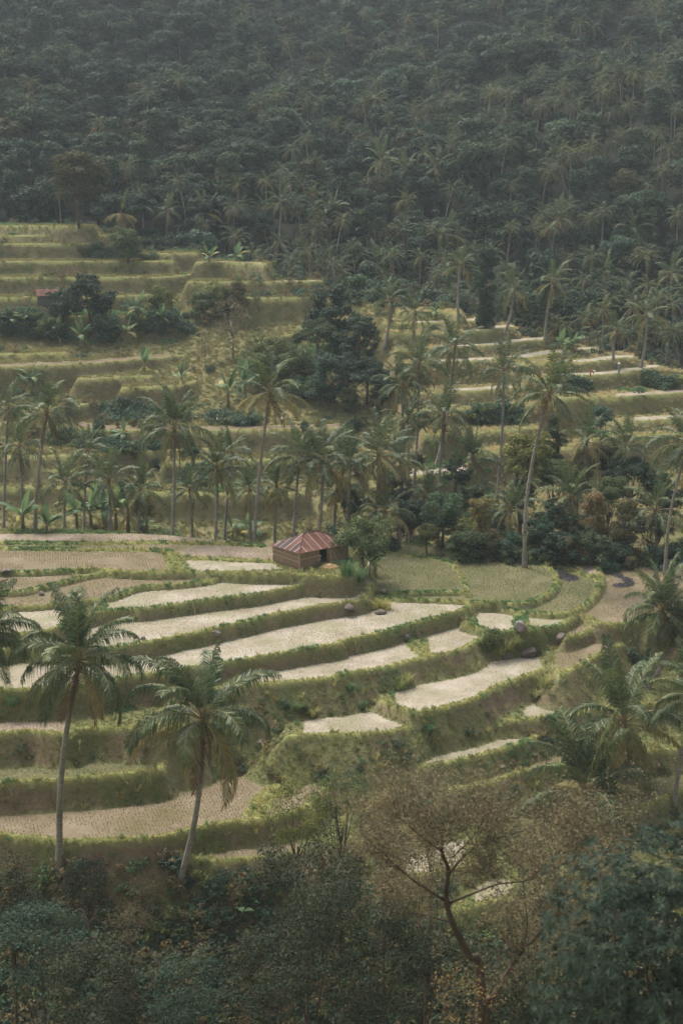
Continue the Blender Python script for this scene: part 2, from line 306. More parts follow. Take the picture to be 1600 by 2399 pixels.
# level, polygon in the photo (or u range), kind of surface, label
FIELDS = [
 ('L0', 'A:-400,0 1250,0 1250,52 950,42 700,40 300,44 -400,40', 'pink', 'narrow brown stubble strip along the far rim of the upper terrace, with bare pink soil'),
 ('L0', 'A:-400,46 900,50 780,88 700,74 400,70 -400,64', 'tan', 'thin stubble strip between two grassy banks on the upper terrace'),
 ('L0', 'A:800,50 1270,55 1270,125 1000,115 840,108 790,92', 'pink', 'pale stubble field reaching the back wall of the bamboo hut'),
 ('L0', 'A:-400,74 760,84 780,110 790,140 800,165 500,175 -400,185', 'tan', 'wide brown stubble field filling the upper terrace on the hut\'s far side'),
 ('L0', 'A:850,115 1000,122 1260,135 1290,165 1000,175 870,172', 'pale', 'small pale dry field with a light bare end just before the bamboo hut'),
 ('F5a', None, 'tan', 'brown stubble field curving below the upper terrace at the edge of the photo'),
 ('F5b', None, 'tan', 'tan stubble field with clear planting rows below the long green bank'),
 ('F6', (0, 145), 'pale', 'small pale field with planting rows behind the crown of the shaggy palm'),
 ('F6', (250, 845), 'pale', 'long pale stubble terrace just below the bamboo hut'),
 ('F7', (-200, 870), 'pale', 'nearly white long terrace with a thin stake standing in it'),
 ('F8', (-200, 1130), 'pale', 'largest pale terrace with a rounded end in the middle of the slope'),
 ('G1', None, 'green', 'greenish tan stubble field right beside the bamboo hut and its tree'),
 ('G2', None, 'green', 'large rounded green brown field with a bright curved grass rim'),
 ('G3', 'P:1100,1250 1270,1300 1284,1322 1339,1331 1384,1347 1410,1352 1430,1300 1300,1250', 'pink', 'bare pinkish strip with a burnt streak along the far rim'),
 ('G3', 'P:1150,1470 1200,1340 1275,1330 1339,1341 1380,1356 1420,1365 1420,1470', 'green', 'small rounded field with a square burnt patch in its far end'),
 ('G4', None, 'tan', 'brown field with a curved black burnt patch'),
 ('F10', (1115, 1203), 'pale', 'small pale field beside the flat grey boulder above the tall grass'),
 ('F10', (1222, 1340), 'pale', 'small pale field between the grey boulder and the rounded green rim'),
 ('F9', (600, 985), 'pale', 'long pale terrace tapering towards the coconut palm'),
 ('F9', (1000, 1160), 'pale', 'short pale terrace below the curved grassy bank, left of the tall grass'),
 ('F11b', (1310, 1400), 'tan', 'tiny sliver of field behind the dark round boulder'),
 ('F11', (1300, 1640), 'tan', 'tan narrow terrace running up behind the yellow green palm'),
 ('F12', (920, 1345), 'pale', 'broad dry terrace with two dark boulders at its upper end'),
 ('F13', (1225, 1390), 'pale', 'pale sliver of terrace ending behind the yellow green palm'),
 ('F14', (705, 968), 'pale', 'isolated pale terrace patch in the middle of the grassy slope'),
 ('F15', (990, 1240), 'pale', 'thin pale terrace strip above the brushwood'),
 ('F16', (1080, 1365), 'tan', 'dry terrace beside the bushy young palm'),
 ('S9', (-200, 165), 'pink', 'short dry strip behind the trunk of the shaggy palm'),
 ('F17', (-200, 395), 'green', 'dull green terrace crossed by the shaggy palm\'s trunk'),
 ('F18', (-200, 810), 'tan', 'broad lowest terrace crossed by both front palm trunks'),
 ('F19', (440, 705), 'tan', 'small lowest terrace with stubble just right of the leaning trunk'),
 ('D1', (940, 1090), 'pale', 'pale patch of terrace seen through the bare branches'),
 ('D2', (1110, 1200), 'pale', 'small pale patch seen under the arching branch'),
 ('FR2', (1480, 1700), 'green', 'dark sliver of terrace under the edge palm'),
]
for i, (a, b, c) in {11: (-100, 500, 'earth path strip crossing the far slope under the banana plants'), 17: (-100, 800, 'brown dirt path with white birds along the far bank'),
    23: (960, 1150, 'topmost pale strip of the far right terraces'), 24: (1085, 1215, 'pale rounded strip second from the top of the far terraces'),
    25: (1030, 1290, 'pale bright strip curving below the upper far terraces'), 26: (1030, 1420, 'longest pale strip across the far terraces'),
    27: (1320, 1500, 'pale strip at the far terrace tip above the farmers'), 28: (1290, 1560, 'far terrace strip on which the two farmers work'),
    30: (1440, 1650, 'pinkish wide path terrace near the edge of the far hillside'), 29: (1050, 1310, 'thin pale far terrace strip behind the tall middle palm'), 35: (950, 1110, 'pale little field at the foot of the far terraces beside the dark palm'),
    34: (1480, 1650, 'short pale strip low on the far hillside'), 6: (470, 620, 'bare pinkish strip on a far knoll'), 8: (640, 750, 'bare strip on the rounded far knoll by the dark trees'), 1: (-100, 200, 'second narrow rice step on the far upper terraces')}.items():
    FIELDS.append(('H%d' % i, (a, b), 'earth' if i in (17, 11) else ('pink' if i in (30, 6, 8) else ('tan' if i == 1 else 'pale')), c))
NI = {n: i for i, n in enumerate(NAMES)}
fid = np.full(len(PT), -1); P3 = np.column_stack([PT, HG]); PU, PV = proj(P3)
for fi, (lv, rg, kind, lab) in enumerate(FIELDS):
    m = (LV == NI[lv]) & (DL > (.42 if lv[0] != 'H' else .5))
    if lv[0] == 'H': m &= DL < 4
    if isinstance(rg, tuple): m &= (PU > rg[0]) & (PU < rg[1])
    elif rg: m &= inside(np.column_stack([PU, PV]), np.array(px(rg)))
    fid[m & (fid < 0)] = fi
ny, nx = GX.shape; ii = (np.arange(ny - 1)[:, None] * nx + np.arange(nx - 1)[None]).ravel(); Q = np.stack([ii, ii + 1, ii + 1 + nx, ii + nx], 1)
qf = fid[Q]; face_f = np.where((qf == qf[:, :1]).all(1), qf[:, 0], -1)
def submesh(name, faces, mats, smooth=True, attr=None):
    u, inv = np.unique(faces, return_inverse=True); m = mesh(name, P3[u], inv.reshape(faces.shape), mats, smooth=smooth)
    if attr is not None:
        a = m.color_attributes.new('cover', 'FLOAT_COLOR', 'POINT'); a.data.foreach_set('color', attr[u].astype(np.float32).ravel())
    return m
# cover: r = short bright bank grass, g = bare earth, b = far hillside
near_lip = np.where(LV >= 0, np.exp(-(DL / .6) ** 2), np.exp(-(DL / .16) ** 2)) * (LV != -1)
slope = np.zeros(len(PT)); gy, gx = np.gradient(HGR, YS, XS); slope = np.clip((np.hypot(gx, gy).ravel() - .5) / 1.0, 0, 1)
earth = np.clip(slope * (.46 + 2.4 * fbm(PT[:, 0], PT[:, 1], 3.5, 41)), 0, 1) * np.where(PT[:, 1] > 166, .5, 1)
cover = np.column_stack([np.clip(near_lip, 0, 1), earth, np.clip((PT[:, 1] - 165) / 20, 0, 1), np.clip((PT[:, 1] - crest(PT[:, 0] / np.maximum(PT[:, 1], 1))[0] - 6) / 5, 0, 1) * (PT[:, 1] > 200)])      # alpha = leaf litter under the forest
m, n, l, p = nt('hillside_ground')
at = n.new('ShaderNodeAttribute'); at.attribute_name = 'cover'; sep = n.new('ShaderNodeSeparateColor'); l.new(at.outputs['Color'], sep.inputs[0])
n1 = noise(n, l, .5, 5, .65); n2 = noise(n, l, 3.0, 5, .7); n3 = noise(n, l, .12, 3, .5)
g1 = ramp(n, [(.3, (.075, .088, .034)), (.5, (.125, .130, .052)), (.7, (.18, .162, .08))]); l.new(n2.outputs[0], g1.inputs[0])
e1 = ramp(n, [(.3, (.125, .088, .058)), (.7, (.215, .16, .108))]); l.new(n2.outputs[0], e1.inputs[0])
b1 = ramp(n, [(.3, (.155, .175, .058)), (.7, (.25, .24, .092))]); l.new(n1.outputs[0], b1.inputs[0])
h1 = ramp(n, [(.35, (.098, .108, .042)), (.5, (.145, .138, .060)), (.65, (.195, .158, .085))]); l.new(n1.outputs[0], h1.inputs[0])
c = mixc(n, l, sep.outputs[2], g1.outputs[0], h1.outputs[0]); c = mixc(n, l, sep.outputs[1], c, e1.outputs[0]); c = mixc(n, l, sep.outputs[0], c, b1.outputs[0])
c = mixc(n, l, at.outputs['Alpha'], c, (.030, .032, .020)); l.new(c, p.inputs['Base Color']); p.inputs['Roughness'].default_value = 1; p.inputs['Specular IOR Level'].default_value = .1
bp = n.new('ShaderNodeBump'); bp.inputs['Strength'].default_value = .8; bp.inputs['Distance'].default_value = .12; l.new(n2.outputs[0], bp.inputs['Height']); l.new(bp.outputs[0], p.inputs['Normal'])
M_GROUND = m
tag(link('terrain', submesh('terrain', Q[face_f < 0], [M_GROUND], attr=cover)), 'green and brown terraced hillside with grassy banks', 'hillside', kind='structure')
for fi, (lv, rg, kind, lab) in enumerate(FIELDS):
    fs = Q[face_f == fi]
    if len(fs) < 3: print('FIELD EMPTY', lv, lab); continue
    tag(link('rice_field', submesh('rice_field', fs, [FM[kind]])), lab, 'rice field', 'dry rice fields on the terraces', 'structure')
# ------------------------------------------------------------------ plant materials
M_PALM = m_leaf('palm_leaflet', [(.028, .050, .026), (.048, .075, .035), (.078, .102, .048), (.13, .142, .070)], .28, .3, (1.18, 1.1, .82), .25)
M_PALM.node_tree.nodes['Principled BSDF'].inputs['Specular IOR Level'].default_value = .22
M_PALMY = m_leaf('palm_leaflet_yellow', [(.10, .105, .042), (.155, .145, .062), (.21, .175, .085)], .25, .5, (1.2, 1, .8), .2)
M_DEAD = m_leaf('palm_leaflet_dead', [(.070, .045, .027), (.11, .072, .042), (.055, .04, .027)], .15, .8, (1.2, .95, .8), .2)
M_RACHIS = m_plain('palm_rachis', (.19, .165, .075), (.27, .21, .10), 2, .6)
M_RDEAD = m_plain('palm_rachis_dead', (.17, .10, .055), (.25, .15, .08), 2, .8)
M_NUT = m_plain('coconut_husk', (.17, .13, .055), (.10, .105, .035), 2, .5)
m, n, l, p = nt('palm_bark'); tc = n.new('ShaderNodeTexCoord'); mp = n.new('ShaderNodeMapping'); mp.inputs['Scale'].default_value = (1.2, 1.2, 7); l.new(tc.outputs['Object'], mp.inputs[0])
a = noise(n, l, 1.2, 4, .7, vec=mp.outputs[0]); b = noise(n, l, .35, 3, .5); r = ramp(n, [(.3, (.15, .134, .112)), (.55, (.29, .262, .225)), (.75, (.42, .385, .33))]); l.new(a.outputs[0], r.inputs[0])
r2 = ramp(n, [(.35, (.6, .58, .5)), (.65, (1.05, 1.05, 1.05))]); l.new(b.outputs[0], r2.inputs[0]); c = mixc(n, l, 1, r.outputs[0], r2.outputs[0], 'MULTIPLY'); l.new(c, p.inputs['Base Color']); p.inputs['Roughness'].default_value = .9
bp = n.new('ShaderNodeBump'); bp.inputs['Strength'].default_value = .7; bp.inputs['Distance'].default_value = .05; l.new(a.outputs[0], bp.inputs['Height']); l.new(bp.outputs[0], p.inputs['Normal']); M_BARK_P = m
M_BARK = m_plain('bark', (.075, .055, .040), (.15, .115, .085), 3, .95, .5)
M_BARKP = m_plain('bark_pale', (.20, .17, .14), (.32, .28, .23), 3, .95, .5)
M_BARKR = m_plain('bark_brown', (.05, .036, .027), (.10, .072, .054), 4, .95, .6)
LEAF = {
 'dark': m_leaf('leaf_dark', [(.020, .034, .024), (.034, .054, .034), (.050, .075, .044)], .2, .5, (1.4, 1.2, .8), .3),
 'forest': m_leaf('leaf_forest', [(.014, .028, .019), (.025, .044, .027), (.044, .062, .037)], .2, .55, (1.35, 1.2, .95), .35),
 'deep': m_leaf('leaf_painted_shade', [(.015, .020, .011), (.025, .030, .015), (.038, .042, .022)], .2, .5, (1.3, 1.1, .85), .3),  # darkened leaf copy for the near bushes, shade painted into the colour
 'teal': m_leaf('leaf_teal', [(.026, .050, .030), (.042, .076, .046), (.070, .112, .070)], .25, .45, (1.2, 1.15, .9), .25),
 'mid': m_leaf('leaf_mid', [(.040, .060, .026), (.070, .092, .036), (.105, .125, .05)], .3, .5, (1.5, 1.2, .75), .25),
 'yellow': m_leaf('leaf_yellow', [(.085, .080, .028), (.15, .125, .042), (.20, .155, .060)], .3, .55, (1.2, 1.05, .8), .2),
 'forest2': m_leaf('leaf_forest_olive', [(.030, .036, .018), (.050, .052, .026), (.075, .072, .038)], .2, .55, (1.25, 1.1, .85), .3),
 'olive': m_leaf('leaf_olive', [(.055, .055, .028), (.10, .088, .042), (.16, .125, .066)], .25, .65, (1.3, 1.05, .8), .25),
 'brown': m_leaf('leaf_brown', [(.066, .058, .032), (.105, .086, .050), (.150, .116, .070), (.060, .068, .034)], .2, .75, (1.15, 1, .85), .2),
 'bright': m_leaf('leaf_bright', [(.070, .115, .055), (.11, .165, .08), (.15, .20, .10)], .35, .4, (1.15, 1.1, .8), .2),
}
M_BAN = m_leaf('banana_leaf', [(.050, .090, .040), (.078, .125, .060), (.12, .165, .085)], .4, .35, (1.25, 1.15, .8), .35)
M_BANY = m_leaf('banana_leaf_yellow', [(.20, .20, .07), (.26, .24, .09), (.22, .15, .06)], .4, .4, (1.15, 1, .8), .2)
M_BSTEM = m_plain('banana_stem', (.15, .13, .07), (.24, .20, .11), 3, .7)
def m_grass(name, cols, tint=(1.25, 1.08, .8)): return m_leaf(name, cols, .3, .6, tint, .35)
G_BANK = m_grass('grass_bank', [(.15, .172, .070), (.215, .225, .096), (.30, .285, .135)])
G_SLOPE = m_grass('grass_slope', [(.070, .088, .034), (.118, .128, .052), (.185, .17, .080)])
G_LUSH = m_grass('grass_lush', [(.050, .100, .042), (.080, .145, .062), (.12, .18, .08)], (1.2, 1.1, .9))
G_HILL = m_grass('grass_hill', [(.082, .096, .038), (.130, .134, .056), (.19, .168, .082)], (1.2, 1, .8))
G_DRY = m_grass('grass_dry', [(.20, .175, .088), (.30, .265, .14), (.40, .34, .195)], (1.15, 1, .85))
G_TALL = m_grass('grass_tall', [(.12, .145, .05), (.20, .215, .085), (.28, .26, .12)])
ST = {k: m_leaf('stubble_' + k, [tuple(q * .50 for q in d['st']), tuple(q * .62 for q in d['st']), tuple(q * .74 for q in d['st'])], .15, .85, (1.05, 1, .95), .15) for k, d in (('pale', PALE), ('tan', TAN), ('green', GREEN), ('pink', PINK))}

# ------------------------------------------------------------------ leaf clouds
def unit(v): return v / np.maximum(np.linalg.norm(v, axis=1, keepdims=True), 1e-9)
def leaves(pos, nrm, size, aspect=.5, rg=rng, droop=.0):
    """kite shaped leaves: 4 points each"""
    N = len(pos); a = unit(rg.normal(size=(N, 3))); a = unit(a - (a * nrm).sum(1, keepdims=True) * nrm); a[:, 2] -= droop; a = unit(a); b = np.cross(nrm, a); s = (size * rg.uniform(.65, 1.3, N))[:, None]
    v = np.stack([pos - a * s * .5, pos + b * s * aspect * .5 - a * s * .05, pos + a * s * .5 - nrm * s * .08, pos - b * s * aspect * .5 - a * s * .05], 1).reshape(-1, 3)
    return v, np.arange(4 * N).reshape(N, 4)
def cloud(clumps, per, size, aspect=.55, seed=0, up=.35, hollow=.55):
    rg = np.random.default_rng(seed); P = []; Nn = []
    for cx, cy, cz, r, sq in clumps:
        k = int(per * r * r); d = unit(rg.normal(size=(k, 3))); d[:, 2] = np.abs(d[:, 2]) * np.where(rg.random(k) < .78, 1, -1); rr = r * (hollow + (1 - hollow) * rg.random(k) ** .6)
        P.append(np.array([cx, cy, cz]) + d * rr[:, None] * np.array([1, 1, sq])); nn = unit(d + rg.normal(size=(k, 3)) * .55 + np.array([0, 0, up])); Nn.append(nn)
    return leaves(np.vstack(P), np.vstack(Nn), size, aspect, rg)
def clumps_for(kind, rx, rz, seed, cr=.3, n=38):
    rg = np.random.default_rng(seed); out = []
    for i in range(n):
        d = rg.normal(size=3); d /= np.linalg.norm(d); k = rg.uniform(.45, 1.0) ** .6
        if kind == 'round': c = d * np.array([rx, rx, rz]) * k * .8
        elif kind == 'column': c = np.array([d[0] * rx * .62 * k, d[1] * rx * .62 * k, rg.uniform(-1, .92) * rz]); f = 1 - .55 * max(0, c[2] / rz) ** 2; c[:2] *= f
        elif kind == 'umbrella': c = d * np.array([rx, rx, rz * .55]) * k; c[2] = abs(c[2]) - .25 * (c[0] ** 2 + c[1] ** 2) / rx
        elif kind == 'ragged': c = d * np.array([rx, rx, rz]) * k * rg.uniform(.6, 1.15)
        out.append((c[0], c[1], c[2], rx * cr * rg.uniform(.6, 1.3), rg.uniform(.55, .85)))
    return out
def limbs(mb, clumps, h, r0, zc, seed, k=9):
    rg = random.Random(seed); top = Vector((rg.uniform(-.3, .3), rg.uniform(-.3, .3), zc)); b = [Vector((0, 0, -.4)), Vector((rg.uniform(-.15, .15), rg.uniform(-.15, .15), zc * .45)), top * .8]
    mb.tube(b, [r0 * 1.25, r0 * .85, r0 * .6], 7)
    for c in rg.sample(clumps, min(k, len(clumps))):
        e = Vector((c[0] * .8, c[1] * .8, c[2] * .7 + zc)); s = b[1].lerp(b[2], rg.random()); mid = s.lerp(e, .5) + Vector((0, 0, -.08 * (e - s).length)); mb.tube([s, mid, e], [r0 * .45, r0 * .3, r0 * .1], 5)
PROTO_N = [0]
class Tree:
    """trunk mesh + crown mesh that copies share"""
    def __init__(s, name, kind, rx, rz, trunk_h, leaf, per, size, seed, mat, cr=.3, n=38, bark=None, r0=.2, aspect=.55, hollow=.55):
        cl = clumps_for(kind, rx, rz, seed, cr, n); zc = trunk_h + rz * .8
        v, f = cloud(cl, per, size, aspect, seed + 1, hollow=hollow); v = v + np.array([0, 0, zc]); s.crown = mesh(name + '_crown', v, f, [mat]); mb = MB(); limbs(mb, cl, trunk_h, r0, zc, seed); s.trunk = mb.mesh(name + '_trunk', [bark or M_BARK], True)
        s.h = zc + rz; s.rx = rx; s.zc = zc
    def put(s, name, loc, scl, label, cat='tree', group=None, rz=None, zs=1.0, lift=0.0):
        e = empty(name, loc, random.uniform(0, 6.28) if rz is None else rz); e.scale = (scl, scl, scl * zs)
        link('trunk', s.trunk, e, scl=(1, 1, 1 + lift / s.zc)); link('crown', s.crown, e, (0, 0, lift)); return tag(e, label, cat, group)
TREES = {
 'f1': Tree('forest_a', 'round', 3.6, 3.0, 2.6, None, 95, .50, 11, LEAF['forest'], .36, 26),
 'f2': Tree('forest_b', 'ragged', 3.4, 3.4, 3.0, None, 95, .46, 12, LEAF['forest'], .34, 24),
 'f3': Tree('forest_c', 'column', 2.7, 4.2, 2.0, None, 105, .46, 13, LEAF['dark'], .42, 30),
 'f4': Tree('forest_d', 'umbrella', 4.4, 2.8, 4.2, None, 90, .50, 14, LEAF['forest'], .30, 28),
 'f5': Tree('forest_e', 'round', 3.0, 2.6, 2.4, None, 105, .46, 15, LEAF['forest2'], .36, 24),
 'f6': Tree('forest_f', 'round', 3.4, 3.0, 2.2, None, 100, .46, 16, LEAF['teal'], .36, 24),
 'dark': Tree('dark_ragged', 'ragged', 3.4, 3.2, .7, None, 250, .30, 21, LEAF['dark'], .23, 60, hollow=.35),
 'dark2': Tree('dark_spread', 'umbrella', 3.6, 4.2, 1.4, None, 250, .30, 121, LEAF['dark'], .22, 60, hollow=.35),
 'fmid': Tree('forest_mid', 'ragged', 3.2, 3.2, .8, None, 240, .30, 122, LEAF['forest'], .23, 56, hollow=.35),
 'big': Tree('big_round', 'round', 4.6, 4.4, 3.2, None, 160, .38, 22, LEAF['forest2'], .30, 46),
 'col': Tree('columnar', 'column', 2.2, 4.6, 1.2, None, 210, .34, 23, LEAF['dark'], .44, 36),
 'mid': Tree('mid_round', 'ragged', 2.8, 2.8, .5, None, 210, .30, 24, LEAF['mid'], .36, 32),
 'yel': Tree('yellow_round', 'column', 2.3, 2.9, .3, None, 230, .28, 25, LEAF['yellow'], .42, 30),
 'olv': Tree('olive_round', 'column', 2.3, 3.0, .3, None, 230, .28, 26, LEAF['olive'], .42, 30),
 'teal': Tree('teal_round', 'ragged', 2.6, 2.4, .4, None, 210, .32, 27, LEAF['teal'], .38, 30),
 'hut': Tree('hut_tree', 'ragged', 2.0, 1.75, .8, None, 300, .20, 28, LEAF['mid'], .36, 34, r0=.11),
 'thin': Tree('thin_brown', 'ragged', 2.4, 3.0, 2.2, None, 70, .24, 29, LEAF['brown'], .34, 30, bark=M_BARKP, r0=.12),
 'bush': Tree('bush', 'round', 1.0, .75, .1, None, 420, .15, 31, LEAF['mid'], .42, 18, r0=.04),
 'bushd': Tree('bush_dark', 'round', 1.0, .8, .1, None, 420, .16, 32, LEAF['dark'], .42, 18, r0=.04),
 'busht': Tree('bush_teal', 'round', 1.0, .75, .1, None, 420, .16, 33, LEAF['teal'], .42, 18, r0=.04),
 'bushb': Tree('bush_brown', 'ragged', 1.0, .8, .1, None, 330, .12, 34, LEAF['brown'], .42, 18, r0=.03),
 'bushy': Tree('bush_yellow', 'round', 1.0, .85, .1, None, 420, .15, 35, LEAF['yellow'], .42, 18, r0=.04),
}
# ------------------------------------------------------------------ palms
def frond_arrays(L, th0, bend, pairs, seed, wid=.05, lf=.25, hang=.55, tube_r=.028, sparse=0.0):
    """one arching palm leaf along +x: (rachis verts, faces), (leaflet verts, faces)"""
    rg = random.Random(seed); n = 12; pts = []; p = Vector((0, 0, 0)); th = th0; side = rg.uniform(-.25, .25); yaw = 0
    for i in range(n + 1):
        pts.append(p.copy()); s = i / n; th -= bend / n * (.35 + 1.5 * s); yaw += side / n
        p = p + Vector((math.cos(th) * math.cos(yaw), math.cos(th) * math.sin(yaw), math.sin(th))) * (L / n)
    mb = MB(); mb.tube(pts, [tube_r * (1.35 - 1.15 * i / n) * L / 4 + .006 for i in range(n + 1)], 4, 0, False)
    lv = MB()
    for i in range(pairs):
        s = .16 + .83 * (i + .5) / pairs; q = s * n; j = min(int(q), n - 1); a = pts[j].lerp(pts[j + 1], q - j); t = (pts[j + 1] - pts[j]).normalized(); h = Vector((-t.y, t.x, 0)); h = h.normalized() if h.length > .05 else Vector((0, 1, 0)); up = t.cross(h) * -1
        if up.z < 0 and abs(t.z) < .9: up = -up
        ln = L * lf * (math.sin(math.pi * min(1, (.12 + .88 * s) ** .8 * .93)) * .85 + .18)
        for sd in (-1, 1):
            if rg.random() < sparse: continue
            l2 = ln * rg.uniform(.68, 1.15); d = (h * sd * rg.uniform(.75, 1) + t * rg.uniform(.55, 1.0) + up * rg.uniform(-.05, .25)).normalized(); dn = Vector((0, 0, -1))
            m1 = a + d * l2 * .5 + dn * l2 * hang * .12; e = a + d * l2 * (.62 + .32 * (1 - hang)) + dn * l2 * hang * rg.uniform(.55, .95)
            w = (t * .8 + up * rg.uniform(-.5, .5)).normalized() * wid * L / 4
            lv.add([a - w * .4, a + w * .4, m1 + w * .55, m1 - w * .55, e], [(0, 1, 2, 3), (3, 2, 4)])
    return mb, lv
def frond_mesh(name, mats, **k):
    r_, l_ = frond_arrays(**k); r_.add(l_.v, l_.f, 1); return r_.mesh(name, mats)
def frond_set(tagn, pairs, wid, seeds, lf=.25, dh=0.0):
    S = []
    for e, b in ((84, .45), (74, .75), (62, 1.1), (48, 1.4), (32, 1.5), (14, 1.35), (-6, 1.1), (-30, .8)):
        S.append([frond_mesh('frond_%s_%d_%d' % (tagn, e, k), [M_RACHIS, M_PALM], L=4.6, th0=R(e), bend=b + .35 * (k - .5), pairs=pairs, seed=100 * e + k, wid=wid, lf=lf, hang=.35 + dh + .55 * (1 - max(e, 0) / 90)) for k in range(seeds)])
    Y = [frond_mesh('frond_y%s_%d' % (tagn, e), [M_RACHIS, M_PALMY], L=4.4, th0=R(e), bend=1.1, pairs=pairs, seed=900 + e, wid=wid * .9, hang=.8, sparse=.1) for e in (2, -20, -42)]
    D = [frond_mesh('frond_d%s_%d' % (tagn, e), [M_RDEAD, M_DEAD], L=4.0, th0=R(e), bend=.35, pairs=pairs, seed=950 + e, wid=wid * .8, hang=.9, sparse=.25) for e in (-45, -62, -76)]
    return S, Y, D
FS_HI = frond_set('near', 100, .042, 3, .29, .18); FS_MID = frond_set('mid', 52, .062, 2)
def nut_mesh():
    v = []; f = []; n = 7
    for i, (z, r) in enumerate(((-.14, .02), (-.09, .085), (0, .115), (.09, .085), (.14, .02))):
        for j in range(n): q = 6.283 * j / n; v.append((r * math.cos(q), r * math.sin(q), z))
    for i in range(4):
        for j in range(n): f.append((i * n + j, i * n + (j + 1) % n, (i + 1) * n + (j + 1) % n, (i + 1) * n + j))
    return mesh('coconut', v, f, [M_NUT], smooth=True)
NUT = nut_mesh()
M_HEART = m_plain('palm_heart', (.13, .09, .05), (.20, .14, .08), 5, .9)
def trunk_mesh(d, r0, r1, bow, seed):
    """curved ringed stem from the origin to d"""
    rg = random.Random(seed); d = Vector(d); n = 44; pts = []; rr = []
    side = Vector((bow, rg.uniform(-.3, .3) * abs(bow), 0))
    for i in range(n + 1):
        s = i / n; pts.append(d * s + side * math.sin(math.pi * s) + Vector((0, 0, -.5 * (1 - s) if i == 0 else 0))); rr.append((r0 + (r1 - r0) * s ** .7) * (1 + .45 * max(0, 1 - s * 9)) * (1.04 if i % 2 else .96) * rg.uniform(.97, 1.03))
    mb = MB(); mb.tube(pts, rr, 9); return mb.mesh('palm_trunk', [M_BARK_P], True)
def palm(base, top, frond, label, n=22, fs=None, seed=0, dead=3, yellow=2, nuts=0, bow=.5, r=(.2, .13), up=1.0, group=None, wind=0.0, lo=0):
    """coconut palm: base and top in the world, frond length in metres"""
    rg = random.Random(seed + 5); fs = fs or FS_MID; e = empty('coconut_palm', base); d = Vector(top) - Vector(base)
    link('trunk', trunk_mesh(d, r[0], r[1], bow, seed), e); k = frond / 4.6
    hb = MB(); hb.tube([d + Vector((0, 0, -.35)) * k, d + Vector((0, 0, .15)) * k, d + Vector((0, 0, .75)) * k], [r[1] * 1.05, r[1] * 1.5, .05], 8); link('crown_heart', hb.mesh('palm_heart', [M_HEART], True), e)
    a = rg.uniform(0, 6.28); S, Y, D = fs
    for i in range(n):
        q = i / (n - 1); a += 2.39996 + rg.uniform(-.25, .25); j = min(7, int(lo + (8 - lo) * (q ** (.85 * up)) * .999)); pool = S[j]; mm = pool[rg.randrange(len(pool))]
        if i >= n - yellow: mm = Y[rg.randrange(3)]
        o = link('frond', mm, e, d + Vector((math.cos(a) * .1, math.sin(a) * .1, .32 * (1 - q))) * k, (rg.uniform(-.3, .3), rg.uniform(-.08, .08), a - wind * math.sin(a)), k * rg.uniform(.86, 1.1) * (1.02 if j < 2 else 1))
    for i in range(dead):
        a = rg.uniform(0, 6.28); o = link('frond', D[rg.randrange(3)], e, d + Vector((math.cos(a) * .12, math.sin(a) * .12, -.1)), (rg.uniform(-.5, .5), 0, a), k * rg.uniform(.7, .95)); o['label'] = 'withered brown hanging frond'
    for i in range(nuts):
        a = rg.uniform(0, 6.28); rr = rg.uniform(.25, .45); link('coconut', NUT, e, d + Vector((math.cos(a) * rr, math.sin(a) * rr, rg.uniform(-.75, -.2))), (rg.uniform(-.4, .4), rg.uniform(-.4, .4), 0), rg.uniform(.9, 1.25))
    return tag(e, label, 'palm tree', group)
M_PALMF = m_leaf('palm_leaflet_far', [(.028, .044, .026), (.046, .066, .034), (.074, .09, .046)], .25, .5, (1.3, 1.1, .8), .25)
M_PALMFY = m_leaf('palm_leaflet_far_yellow', [(.075, .070, .03), (.12, .10, .045)], .25, .5, (1.2, 1, .8), .2)
def crown_mesh(seed, n=19, yellow=3):
    rg = random.Random(seed); V = []; Fc = []; MI = []; a = 0
    for i in range(n):
        q = i / (n - 1); a += 2.4 + rg.uniform(-.3, .3); y = i >= n - yellow
        r_, l_ = frond_arrays(4.6 * rg.uniform(.85, 1.1), R(80 - 112 * q ** .9), rg.uniform(1.0, 1.6), 15, rg.randrange(9999), wid=.17, lf=.25, hang=.35 + .4 * q)
        ca, sa = math.cos(a), math.sin(a)
        for mb, mi in ((r_, 0), (l_, 2 if y else 1)):
            b = len(V); V += [(x * ca - yy * sa, x * sa + yy * ca, z) for x, yy, z in mb.v]; Fc += [tuple(t + b for t in f) for f in mb.f]; MI += [mi] * len(mb.f)
    return mesh('palm_crown_%d' % seed, V, Fc, [M_RACHIS, M_PALMF, M_PALMFY], MI)
CROWNS = [crown_mesh(s, 19, y) for s, y in ((1, 2), (2, 4), (3, 1), (4, 3), (5, 6))]
FTR = [trunk_mesh((dx, 0, 10), .2, .12, b, s) for s, (dx, b) in enumerate(((.6, .3), (-1.2, .5), (.2, -.4), (1.6, -.6)))]
def far_palm(base, h, frond, label, group=None, seed=0, name='coconut_palm'):
    rg = random.Random(seed); e = empty(name, base, rg.uniform(0, 6.28)); k = rg.randrange(4); dx = (.6, -1.2, .2, 1.6)[k]
    link('trunk', FTR[k], e, scl=(1, 1, h / 10)); link('crown', CROWNS[rg.randrange(5)], e, (dx, 0, h), (rg.uniform(-.12, .12), rg.uniform(-.12, .12), rg.uniform(0, 6.28)), frond / 4.6)
    return tag(e, label, 'palm tree', group)
